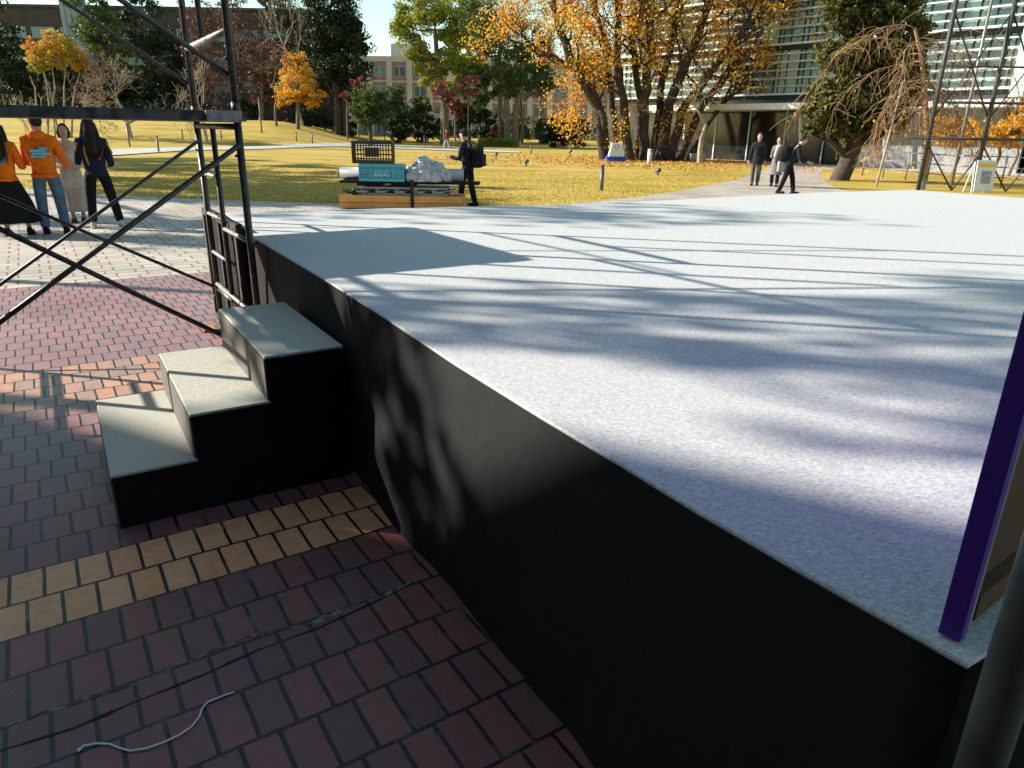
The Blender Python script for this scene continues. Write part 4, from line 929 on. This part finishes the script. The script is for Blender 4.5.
aframe(981, 193, 30, 19, 'white standing sign with yellow heading behind the scaffold')
aframe(997, 168, 19, 14, 'plain white board leaning behind the standing sign', False)
g = at(920, 189.5); wb = thing('cable_box', g, 'small pale box on the ground beside the scaffold foot', 'box'); mb = MB(); mb.box(g + Vector((.12, .1, .15)), (.16, .12, .3)); mb.build('case', grey_w, wb, bevel=.01); mb = MB(); mb.box(g + Vector((.12, .1, .31)), (.18, .14, .02)); mb.build('lid', steel, wb)

# ================================================================ pile of gear beyond the stage
gL = at(340, 209); D0 = (gL - O).dot(fwd); kk = D0 / F_PX; Yp = gL.y
def PX(px, dy=0): return W(px, 190, Yp + dy).x
def PZ(py, px=400): return W(px, py, Yp).z
x0, x1 = PX(338.5), PX(463); zc0 = .0
tb = thing('timber_stack', (x0, Yp, 0), 'stack of orange-brown timber beams on the paving beyond the stage', 'timber')
for j, (z0, z1) in enumerate(((.02, .135), (.145, .29))):
    for i in range(4):
        mb = MB(); mb.box(((x0 + x1) / 2 + random.uniform(-.02, .02), Yp + .12 + i * .24, (z0 + z1) / 2), (x1 - x0 - j * .03, .225, z1 - z0)); mb.build('beam', timber, tb, bevel=.006)
mb = MB(); xs_ = PX(412); mb.box((xs_, Yp - .006, .30), (.07, .012, .62)); mb.box((xs_, Yp + .45, .612), (.07, .93, .008)); mb.build('strap', dark_rubber, tb)
slat_m = mat('grey_weathered_slat', (.26, .26, .26), .8, noise=(6, (.36, .35, .34)))
pal = thing('grey_pallet', (PX(360), Yp, .3), 'grey weathered slatted pallet lying on the timber', 'pallet')
xa, xb = PX(361), PX(447)
for z_ in (.315, .44):
    for i in range(3): mb = MB(); mb.box(((xa + xb) / 2, Yp + .12 + i * .33, z_), (xb - xa, .12, .04)); mb.build('bearer', slat_m, pal, bevel=.004)
for i in range(5):
    xx = xa + .1 + i * (xb - xa - .2) / 4; mb = MB(); mb.bar((xx - .12, Yp + .02, .365), (xx + .14, Yp + .8, .41), .2, .04); mb.build('slat', slat_m, pal, bevel=.004)
cb = thing('tangled_cable', (PX(350), Yp, .3), 'tangle of dark cables and clamps heaped on the left end of the timber', 'cable')
mb = MB(); pts = [Vector((PX(342) + .35 * abs(math.sin(i * .9)), Yp + .2 + .16 * math.cos(i * 1.3), .31 + .07 * abs(math.sin(i * .7)))) for i in range(40)]; mb.tube(pts, .016, 6); mb.build('loop', dark_rubber, cb)
mb = MB(); mb.tube([(PX(350), Yp + .1, .31), (PX(356), Yp + .12, .42)], .02, 8); mb.tube([(PX(356), Yp + .1, .33), (PX(351), Yp + .12, .41)], .02, 8); mb.build('clamp', steel, cb)
bb = thing('black_board', (PX(340), Yp, .5), 'long thin black board laid across the pallet', 'board')
zb = PZ(183)
mb = MB(); mb.box(((PX(339) + PX(479)) / 2, Yp + .35, zb), (PX(479) - PX(339), .55, .045)); mb.build('panel', black_wood, bb, bevel=.004)
for px in (368, 402): mb = MB(); mb.box((PX(px), Yp + .35, (zb + .46) / 2), (.5, .5, zb - .49)); mb.build('support', black_wood, bb)
rl = thing('carpet_roll', (PX(340), Yp + .5, .7), 'long pale grey roll lying on the black board behind the crates', 'roll')
zr = zb + .0225 + .13
mb = MB(); mb.tube([(PX(336.5), Yp + .45, zr), (PX(462), Yp + .5, zr)], .125, 20); mb.build('roll', mat('grey_wrap', (.40, .40, .42), .6, noise=(3, (.32, .32, .34))), rl)
mb = MB(); mb.tube([(PX(333.5), Yp + .449, zr), (PX(337), Yp + .45, zr)], .075, 16); mb.build('core', mat('cardboard', (.45, .28, .14), .9, noise=(8, (.38, .23, .12))), rl)
def crate(x0, x1, y0, y1, z0, z1, m, name, lab, nu, nv):
    t = thing(name, (x0, y0, z0), lab, 'crate'); th = .018
    def face(a, b_, nm):
        a = Vector(a); b_ = Vector(b_); mb = MB(); h = z1 - z0; d = b_ - a; L = d.length; ang = math.atan2(d.y, d.x)
        for zz, hh in ((z0 + .03, .06), (z1 - .03, .06)): mb.box(((a + b_) / 2).xy.to_3d() + Z(zz), (L, th, hh), rot=ang)
        for i in range(nu + 1): p = a.lerp(b_, i / nu); mb.box((p.x, p.y, (z0 + z1) / 2), (.022, th * .9, h - .02), rot=ang)
        for j in range(1, nv): mb.box(((a + b_) / 2).xy.to_3d() + Z(z0 + h * j / nv), (L - .01, th * .8, .016), rot=ang)
        if nm == 'front': mb.box(((a + b_) / 2).xy.to_3d() + Z((z0 + z1) / 2), (L * .36, th * 1.1, h * .4), rot=ang)
        mb.build('side', m, t)
    face((x0, y0, 0), (x1, y0, 0), 'front'); face((x0, y1, 0), (x1, y1, 0), 'b'); face((x0, y0 + .01, 0), (x0, y1 - .01, 0), 'l'); face((x1, y0 + .01, 0), (x1, y1 - .01, 0), 'r')
    mb = MB(); mb.box(((x0 + x1) / 2, (y0 + y1) / 2, z0 + .008), (x1 - x0 - .03, y1 - y0 - .03, .014)); mb.build('base', m, t); return t
teal = mat('teal_plastic', (.09, .38, .46), .5, noise=(6, (.12, .45, .52))); blk = mat('black_plastic', (.035, .035, .028), .5, noise=(9, (.05, .05, .04)))
zt0 = zb + .024; zt1 = zt0 + 16.5 * kk
tc_ = crate(PX(360), PX(404), Yp + .02, Yp + .31, zt0, zt1, teal, 'teal_crate', 'teal plastic crate on the black board', 8, 3)
mb = MB(); mb.box(((PX(360) + PX(404)) / 2, Yp + .04, (zt0 + zt1) / 2), (PX(404) - PX(360) - .02, .008, zt1 - zt0 - .03)); mb.build('panel', teal, tc_)
mb = MB()
for i, (dx, ww) in enumerate(((-.12, .05), (-.05, .03), (.0, .05), (.07, .04), (.14, .03))): mb.box(((PX(360) + PX(404)) / 2 + dx, Yp + .003, (zt0 + zt1) / 2 - .06 + .02 * (i % 2)), (ww, .006, .025))
mb.build('marking', white_m, tc_)
crate(PX(354), PX(393), Yp + .03, Yp + .33, zt1 + .004, zt1 + 21 * kk, blk, 'black_crate', 'black lattice plastic crate stacked on the teal crate', 7, 5)
# crumpled bag of clear plastic
pbm = mat('clear_wrap', (.66, .67, .70), .25, spec=.6, noise=(9, (.42, .43, .46), .1), bump=(14, 1., .05), trans=.2)
bag = thing('plastic_bundle', (PX(425), Yp, zb), 'crumpled bundle wrapped in clear plastic on the black board', 'bundle')
bm = bmesh.new(); bmesh.ops.create_icosphere(bm, subdivisions=5, radius=1)
from mathutils import noise as mn
for v in bm.verts:
    n_ = v.co.normalized(); q = n_ * 2.3; f_ = 1 + .22 * mn.noise(q) + .12 * (1 - abs(mn.noise(n_ * 4)) * 2) + .025 * mn.noise(n_ * 11)
    v.co = Vector((n_.x * 22 * kk * f_, n_.y * .30 * f_, max(-.10, n_.z * 13 * kk * f_) + (.10 * math.exp(-((n_.x + .15) / .35) ** 2) if n_.z > 0 else 0)))
me = bpy.data.meshes.new('wrap'); bm.to_mesh(me); bm.free(); me.materials.append(pbm)
for v in me.vertices: v.co += Vector((PX(426), Yp + .3, zb + .13))
link('wrap', me, bag)
mb = MB(); mb.ell((PX(413), Yp + .1, zb + .13), (.17, .12, .12), 12); mb.build('ball', mat('grey_cloth', (.4, .42, .47), .8, noise=(5, (.5, .5, .55))), bag)
#--PEOPLE--
# ================================================================ people
skin = mat('skin', (.52, .32, .23), .6, noise=(30, (.48, .28, .2))); hair_m = mat('black_hair', (.014, .011, .010), .7, spec=.2, noise=(40, (.03, .022, .018)))
eye_m = mat('eye_dark', (.02, .015, .012), .3, noise=(20, (.03, .02, .02))); lip_m = mat('lip', (.4, .14, .12), .6, noise=(20, (.36, .12, .1)))
def cloth(name, c, c2=None): return mat(name, c, .9, spec=.15, noise=(7, c2 or tuple(x * .75 for x in c)), bump=(16, .8, .02))
def skinned(pts, edges, rad, root=0, sub=2):
    me = bpy.data.meshes.new('tmp'); me.from_pydata([tuple(p) for p in pts], edges, []); o = bpy.data.objects.new('tmp', me); COL.objects.link(o)
    o.modifiers.new('s', 'SKIN'); 
    for i, r_ in enumerate(rad):
        v = me.skin_vertices[0].data[i]; v.radius = (r_, r_) if not isinstance(r_, tuple) else r_; v.use_root = (i == root)
    m_ = o.modifiers.new('d', 'SUBSURF'); m_.levels = sub; m_.render_levels = sub
    bpy.context.view_layer.update(); dg = bpy.context.evaluated_depsgraph_get(); ev = o.evaluated_get(dg); m2 = bpy.data.meshes.new_from_object(ev)
    vs = [v.co.copy() for v in m2.vertices]; fs = [tuple(p.vertices) for p in m2.polygons]
    bpy.data.objects.remove(o); bpy.data.meshes.remove(me); bpy.data.meshes.remove(m2)
    return vs, fs
def person(label, g, face, H, top, bottom, shoes, feet=((-.1, 0), (.1, 0)), hands=None, lean=0., headdir=0., hair='short', skirt=None, coat=None, sleeve=1., group=None, build=1., hood=False, headfwd=0., knees=None, cuff=None, accent=None, accents=()):
    """local frame: x right, y forward; feet/hands in metres of a 1.7 m figure"""
    k = H / 1.7; t = thing('person', g, label, 'person', group); rot = Matrix.Rotation(face - PI / 2, 3, 'Z')
    def T(p): return Vector(g) + rot @ (Vector(p) * k)
    ln = lambda z: lean * max(0, z - .9) / .55
    pel = (0, 0, .93); sp = (0, ln(1.1), 1.10); ch = (0, ln(1.32), 1.32 - abs(lean) * .05); nk = (0, ln(1.47), 1.46 - abs(lean) * .12)
    hd = (0, ln(1.5) + .02 + headfwd, 1.60 - abs(lean) * .22 - abs(headfwd) * .3)
    lf, rf = feet; hands = hands or ((-.27, .05, .80), (.27, .05, .80))
    def leg(s_, f_):
        hip = (s_ * .09, 0, .90); an = (f_[0], f_[1], .09); kn = ((hip[0] + an[0]) / 2 + s_ * .01, (hip[1] + an[1]) / 2 + .035, .49); toe = (f_[0] + s_ * .02, f_[1] + .13, .035); return hip, kn, an, toe
    def arm(s_, h_):
        sh = (s_ * .15 * build, ln(1.41), 1.365 - abs(lean) * .1); h_ = Vector(h_); m_ = (Vector(sh) + h_) / 2; d_ = (h_ - Vector(sh)).length; out = math.sqrt(max(0, .29 ** 2 - (d_ / 2) ** 2)) if d_ < .58 else .02
        el = m_ + Vector((s_ * .22, -.5, -.8)).normalized() * out; return sh, tuple(el), tuple(h_)
    L = leg(-1, lf); Rr = leg(1, rf); aL = arm(-1, hands[0]); aR = arm(1, hands[1])
    P = [pel, sp, ch, nk, hd, (hd[0], hd[1] + .012, hd[2] + .055)]; rad = [.095, .09, .10, .050, .088, .07]; E_ = [(0, 1), (1, 2), (2, 3), (3, 4), (4, 5)]
    hand_i = []
    for A__ in (aL, aR):
        i = len(P); hv = Vector(A__[2]); ev = Vector(A__[1]); tip = hv + (hv - ev).normalized() * .075
        P += [A__[0], A__[1], A__[2], tuple(tip)]; rad += [.05, .038, .026, .032]; E_ += [(2, i), (i, i + 1), (i + 1, i + 2), (i + 2, i + 3)]; hand_i.append((hv, tip))
    for G_ in (L, Rr):
        i = len(P); P += list(G_); rad += [.07, .052, .036, .033]; E_ += [(0, i), (i, i + 1), (i + 1, i + 2), (i + 2, i + 3)]
    vs, fs = skinned([T(p) for p in P], E_, [r_ * k for r_ in rad]); mb = MB(); mb.add(vs, fs, 0, True)
    for s_, (hv, tip) in zip((-1, 1), hand_i):       # fingers and thumb
        d_ = (tip - hv).normalized(); side = d_.cross(Vector((0, 1, 0)) if abs(d_.y) < .8 else Vector((1, 0, 0))).normalized(); nrm = side.cross(d_)
        for q, (o_, fl) in enumerate(((-.027, .062), (-.009, .072), (.009, .07), (.027, .055))):
            a = tip + side * o_ + d_ * .012; b_ = a + d_ * fl * .55 + nrm * .008; c_ = b_ + d_ * fl * .4 + nrm * .024; mb.tube([T(a), T(b_), T(c_)], [.0085 * k, .008 * k, .006 * k], 6)
        a = hv + side * .022 + d_ * .02; mb.tube([T(a), T(a + side * .028 + d_ * .03), T(a + side * .03 + d_ * .058)], [.011 * k, .009 * k, .007 * k], 6)
    HR = Matrix.Rotation(face - PI / 2 + headdir, 3, 'Z'); hc = T(hd) + Z(.02 * k)
    def HP(x, y, z): return hc + HR @ (Vector((x, y, z)) * k)
    mb.ell(hc, (.074 * k, .094 * k, .113 * k), 16, mtx=HR)
    mb.ell(HP(0, .095, -.008), (.012 * k, .017 * k, .026 * k), 8, mtx=HR)
    for s_ in (-1, 1): mb.ell(HP(s_ * .075, -.002, -.005), (.010 * k, .02 * k, .03 * k), 8, mtx=HR)
    mb.build('body', skin, t)
    for s_ in (-1, 1): mb = MB(); mb.ell(HP(s_ * .031, .085, .018), (.013 * k, .008 * k, .007 * k), 8, mtx=HR); mb.build('eye', eye_m, t)
    mb = MB(); mb.ell(HP(0, .087, -.052), (.024 * k, .009 * k, .007 * k), 8, mtx=HR); mb.build('mouth', lip_m, t)
    # hair
    mb = MB()
    if hair == 'cap': mb.ell(HP(0, -.004, .045), (.083 * k, .102 * k, .085 * k), 14, mtx=HR); mb.ell(HP(0, .11, .05), (.06 * k, .05 * k, .012 * k), 10, mtx=HR); mb.build('cap', cloth('black_cap_cloth', (.02, .02, .02)), t); mb = MB()
    mb.ell(HP(0, -.022, .025), (.084 * k, .096 * k, .112 * k), 16, mtx=HR)
    if hair == 'long':
        pts = [HP(0, -.03, .05), HP(0, -.05, -.05), HP(0, -.095, -.17), HP(.01, -.125, -.3), HP(.015, -.13, -.42), HP(.02, -.12, -.52)]; mb.tube(pts, [.08 * k, .09 * k, .10 * k, .10 * k, .075 * k, .02 * k], 14)
        for q in range(9): a = (q - 4) * .022; mb.tube([HP(a, -.13, -.1), HP(a * 1.3, -.2, -.3), HP(a * 1.2 + .01, -.19, -.47 - .03 * (q % 3))], [.018 * k, .016 * k, .004 * k], 6)
        for s_ in (-1, 1): mb.tube([HP(s_ * .07, -.01, .04), HP(s_ * .085, -.01, -.07), HP(s_ * .10, -.03, -.22), HP(s_ * .09, -.05, -.34)], [.03 * k, .04 * k, .045 * k, .02 * k], 8)
    elif hair == 'bob':
        for s_ in (-1, 1): mb.tube([HP(s_ * .06, 0, .05), HP(s_ * .078, 0, -.04), HP(s_ * .07, .0, -.12)], [.03 * k, .035 * k, .02 * k], 8)
        mb.tube([HP(0, -.05, .03), HP(0, -.06, -.12)], [.08 * k, .07 * k], 10)
    mb.build('hair', hair_m, t)
    # top
    P = [(0, 0, .93), sp, ch, (0, ln(1.47), 1.475 - abs(lean) * .12), (0, .0, .86)]; rad = [.150 * build, .145 * build, .142 * build, .062, .15 * build]; E_ = [(0, 1), (1, 2), (2, 3), (0, 4)]
    for A__ in (aL, aR):
        i = len(P); sh, el, hv = A__; ww = Vector(el).lerp(Vector(hv), .93 * sleeve); P += [sh, el, tuple(ww)]; rad += [.068 * build, .056, .046]; E_ += [(2, i), (i, i + 1), (i + 1, i + 2)]
    vs, fs = skinned([T(p) for p in P], E_, [(r_ * k, r_ * k * .8) if j < 5 else r_ * k for j, r_ in enumerate(rad)], root=1); mb = MB(); mb.add(vs, fs, 0, True)
    mb.ell(T((0, ln(1.45) - .012, 1.462 - abs(lean) * .12)), (.072 * k, .072 * k, .035 * k), 12, mtx=rot)
    if hood:
        mb.ell(T((0, ln(1.45) - .095, 1.44)), (.115 * k, .075 * k, .07 * k), 12, mtx=rot); 
    tp = mb.build('jacket', top, t)
    mb = MB(); mb.lathe(T((0, 0, .835)), [(.135 * k * build, 0), (.150 * k * build, .01 * k), (.150 * k * build, .05 * k), (.14 * k * build, .06 * k)], 16, sx=1, sy=.82, rot=face - PI / 2); mb.build('hem', top, tp)
    for (a, b_, m_, w_) in accents: mb = MB(); mb.tube([T(p) for p in a], [w_ * k] * len(a), 6); mb.build(b_, m_, tp)
    if coat:
        zl, fl = coat; mb = MB(); mb.lathe(T((0, 0, zl)), [(fl * k, 0), (fl * k * .98, .02 * k), (.175 * k, (.9 - zl) * k), (.15 * k, (1.0 - zl) * k)], 20, sx=1, sy=.8, rot=face - PI / 2); mb.build('coat_tail', top, t)
    if skirt:
        zl, fl, m_ = skirt; mb = MB(); n = 36; prof = [(zl, fl), ((zl + .9) / 2, (fl + .16) / 2 + .01), (.9, .155), (.98, .13)]; vs = []; fs = []
        for z_, r_ in prof:
            for q in range(n):
                a = 2 * PI * q / n; rr = r_ * (1 + .06 * math.sin(a * 7) * (1 if z_ < .8 else 0)); vs.append(T((rr * math.cos(a), rr * .8 * math.sin(a), z_)))
        for i in range(3):
            for q in range(n): fs.append((i * n + q, i * n + (q + 1) % n, (i + 1) * n + (q + 1) % n, (i + 1) * n + q))
        mb.add(vs, fs, 0, True); mb.build('skirt', m_, t)
    else:
        P = [(0, 0, .93), (0, 0, .98)]; rad = [.125, .12]; E_ = [(0, 1)]
        for G_ in (L, Rr):
            i = len(P); P += [G_[0], G_[1], (G_[2][0], G_[2][1], .07)]; rad += [.105, .082, .07]; E_ += [(0, i), (i, i + 1), (i + 1, i + 2)]
        vs, fs = skinned([T(p) for p in P], E_, [r_ * k for r_ in rad]); mb = MB(); mb.add(vs, fs, 0, True); mb.build('trousers', bottom, t)
    for G_ in (L, Rr):
        f_ = G_[2]; mb = MB(); mb.ell(T((f_[0], f_[1] + .05, .045)), (.05 * k, .14 * k, .045 * k), 12, mtx=rot); mb.ell(T((f_[0], f_[1] - .02, .075)), (.045 * k, .06 * k, .06 * k), 10, mtx=rot)
        mb.box(T((f_[0], f_[1] + .04, .012)), (.09 * k, .26 * k, .02 * k), rot=face - PI / 2); mb.build('shoe', shoes, t)
    return t, T
orange = cloth('orange_sweatshirt', (.78, .17, .012), (.66, .13, .01)); denim = cloth('blue_denim', (.11, .17, .26), (.07, .11, .18)); blackc = cloth('black_trouser_cloth', (.014, .014, .015))
beige = cloth('beige_wool', (.62, .54, .44)); pinkb = cloth('pale_pink_skirt', (.55, .42, .38)); navy = cloth('navy_jacket_cloth', (.02, .026, .05)); gold = cloth('mustard_trim', (.55, .27, .03))
whiteshoe = cloth('pale_shoe', (.6, .57, .5)); darkshoe = cloth('dark_shoe', (.02, .018, .018)); printm = cloth('light_blue_print', (.12, .38, .52), (.2, .5, .6)); charcoal = cloth('charcoal_coat', (.025, .026, .03)); greyt = cloth('grey_trouser', (.12, .12, .13))
greyc = cloth('grey_coat', (.20, .19, .20)); redtop = cloth('dark_red_top', (.28, .03, .03)); jeans2 = cloth('pale_jeans', (.35, .42, .5))
GRP = None
AW = R(90)    # facing straight away from the camera
# woman at the left edge
t, T = person('long-haired person in orange sweatshirt and long black skirt at the left edge of the photo', at(18, 236), R(112), 1.60, orange, blackc, darkshoe, feet=((-.12, 0), (.16, .1)), hands=((-.2, .3, 1.05), (.2, .32, 1.05)), hair='long', skirt=(.22, .36, blackc), build=1.15)
mb = MB()
for (x, z, w_, h_) in ((.03, 1.17, .16, .04), (.0, 1.12, .10, .03), (.08, 1.21, .05, .05)): 
    p = T((x, -.128 * 1.15, z)); mb.box(p, (w_, .02, h_), rot=R(112) - PI / 2)
mb.build('print', printm, t)
# man in orange hoodie and jeans
t, T = person('man in bright orange hoodie with blue back print and blue jeans', at(57, 234), R(118), 1.70, orange, denim, darkshoe, feet=((-.13, .03), (.14, .0)), hands=((-.16, .32, 1.02), (.3, .25, 1.0)), hair='short', build=1.22, hood=True, headdir=R(20))
mb = MB()
for (x, z, w_, h_, r__) in ((-.02, 1.22, .20, .035, 0), (.02, 1.18, .24, .035, 0), (-.03, 1.14, .18, .03, 0), (.05, 1.255, .1, .03, 0)):
    mb.box(T((x, -.138 * 1.2, z)), (w_, .025, h_), rot=R(118) - PI / 2)
mb.build('print', printm, t)
# woman in beige coat
person('woman in cream coat and pale pink skirt facing the man in the orange hoodie', at(80, 222), R(-62), 1.56, beige, pinkb, cloth('brown_shoe', (.12, .06, .05)), feet=((-.08, 0), (.08, .05)), hands=((-.12, .26, 1.02), (.12, .26, 1.02)), hair='bob', skirt=(.2, .23, pinkb), coat=(.62, .22), build=1.1)
# woman with long black hair
acc = [([(-.1, -.13, 1.38), (-.13, -.15, 1.2), (-.1, -.15, 1.02)], 'trim', gold, .014), ([(.1, -.13, 1.38), (.12, -.15, 1.22), (.06, -.155, 1.1)], 'trim', gold, .014), ([(.2, -.07, 1.36), (.27, -.08, 1.2)], 'trim', gold, .016), ([(-.2, -.05, 1.36), (-.27, -.06, 1.2)], 'trim', gold, .016)]
person('woman with very long black hair in navy jacket with mustard trim', at(106, 228), R(125), 1.66, navy, blackc, whiteshoe, feet=((-.17, .0), (.24, .03)), hands=((-.2, .3, 1.05), (.22, .25, 1.0)), hair='long', build=1.2, accents=acc)
# man with backpack behind the stage
gm = at(468, 206.5)
t, T = person('man in black jacket and cap carrying a black backpack beside the timber', gm, R(160), 1.62, charcoal, blackc, darkshoe, feet=((-.08, .16), (.1, -.14)), hands=((-.2, .38, 1.12), (.2, .34, 1.05)), hair='cap', lean=.06, build=1.12, headfwd=.02)
bp_ = thing('backpack', T((0, -.25, 1.15)), 'black backpack on the back of the man beside the timber', 'backpack')
mb = MB(); mb.box(T((0, -.25, 1.12)), (.30, .2, .46), rot=R(160) - PI / 2); mb.build('main_bag', cloth('black_nylon', (.018, .018, .02)), bp_, bevel=.06)
mb = MB(); mb.box(T((0, -.37, 1.05)), (.24, .09, .26), rot=R(160) - PI / 2); mb.build('front_pocket', cloth('black_nylon_pocket', (.022, .022, .024)), bp_, bevel=.03)
for s_ in (-1, 1): mb = MB(); mb.tube([T((s_ * .1, -.2, 1.3)), T((s_ * .11, -.06, 1.47)), T((s_ * .12, .12, 1.36)), T((s_ * .13, .10, 1.12)), T((s_ * .12, -.18, .98))], .014, 6); mb.build('strap', dark_rubber, bp_)
mb = MB(); mb.tube([T((-.04, -.24, 1.36)), T((0, -.25, 1.40)), T((.04, -.24, 1.36))], .01, 6); mb.build('handle', dark_rubber, bp_)
# three on the path
person('man in black coat and grey trousers, leftmost of the three on the path', at(754, 185.5), R(-110), 1.66, charcoal, greyt, darkshoe, feet=((-.09, 0), (.09, .04)), hair='short', coat=(.72, .2), build=1.15)
t, T = person('woman in long grey coat with pale scarf, middle of the three on the path', at(773.5, 186.5), R(-120), 1.55, greyc, blackc, darkshoe, feet=((-.1, .05), (.1, -.05)), hands=((-.2, .25, 1.0), (.15, .28, 1.05)), hair='bob', coat=(.42, .24), build=1.1)
mb = MB(); mb.tube([T((-.08, .1, 1.45)), T((0, .16, 1.36)), T((.05, .19, 1.1)), T((.07, .2, .85))], [.05, .055, .05, .035], 8); mb.build('scarf', beige, t)
tb_ = thing('tote_bag', T((-.28, .2, .7)), 'pale grey bag carried by the woman in the grey coat', 'bag')
mb = MB(); mb.box(T((-.25, .26, .72)), (.32, .12, .34), rot=.3); mb.build('bag_body', cloth('pale_bag', (.35, .34, .33)), tb_, bevel=.03)
mb = MB(); mb.tube([T((-.36, .26, .86)), T((-.22, .26, 1.0)), T((-.14, .26, .86))], .012, 6); mb.build('handle', cloth('bag_handle', (.2, .2, .2)), tb_)
t, T = person('person in dark clothes leaning to the right, nearest of the three on the path', at(785, 194), R(-20), 1.64, charcoal, blackc, darkshoe, feet=((.02, .22), (-.02, -.2)), hands=((-.15, .55, .95), (.2, .5, .95)), hair='short', lean=.22, build=1.15, headfwd=.06, accents=[([(.14, .17, 1.42), (.15, .27, 1.2), (.16, .3, 1.0)], 'stripe', whiteshoe, .02)])
sb_ = thing('shoulder_bag', T((-.2, -.1, 1.1)), 'round black shoulder bag on the back of the leaning person', 'bag')
mb = MB(); mb.ell(T((.02, -.15, 1.16)), (.22, .17, .24), 14); mb.build('bag_body', cloth('bag_black', (.02, .02, .022)), sb_)
mb = MB(); mb.tube([T((.05, -.1, 1.36)), T((0, .1, 1.48)), T((-.14, .26, 1.25)), T((-.12, .1, 1.0))], .015, 6); mb.build('strap', dark_rubber, sb_)
# far walkers
person('person in dark red top and pale trousers striding on the far path', hit(447, 149.5), R(170), 1.68, redtop, jeans2, whiteshoe, feet=((-.05, .3), (.05, -.28)), hair='short', build=1.1)
person('far person with an arm held out, left of two by the rounded shrub', hit(398, 142), R(180), 1.66, charcoal, blackc, darkshoe, hands=((-.2, .5, 1.35), (.27, .05, .8)), hair='short', build=1.1)
person('far person in navy standing right of the one with an arm out', hit(405.5, 142), R(-90), 1.66, navy, blackc, darkshoe, hair='short', build=1.1)
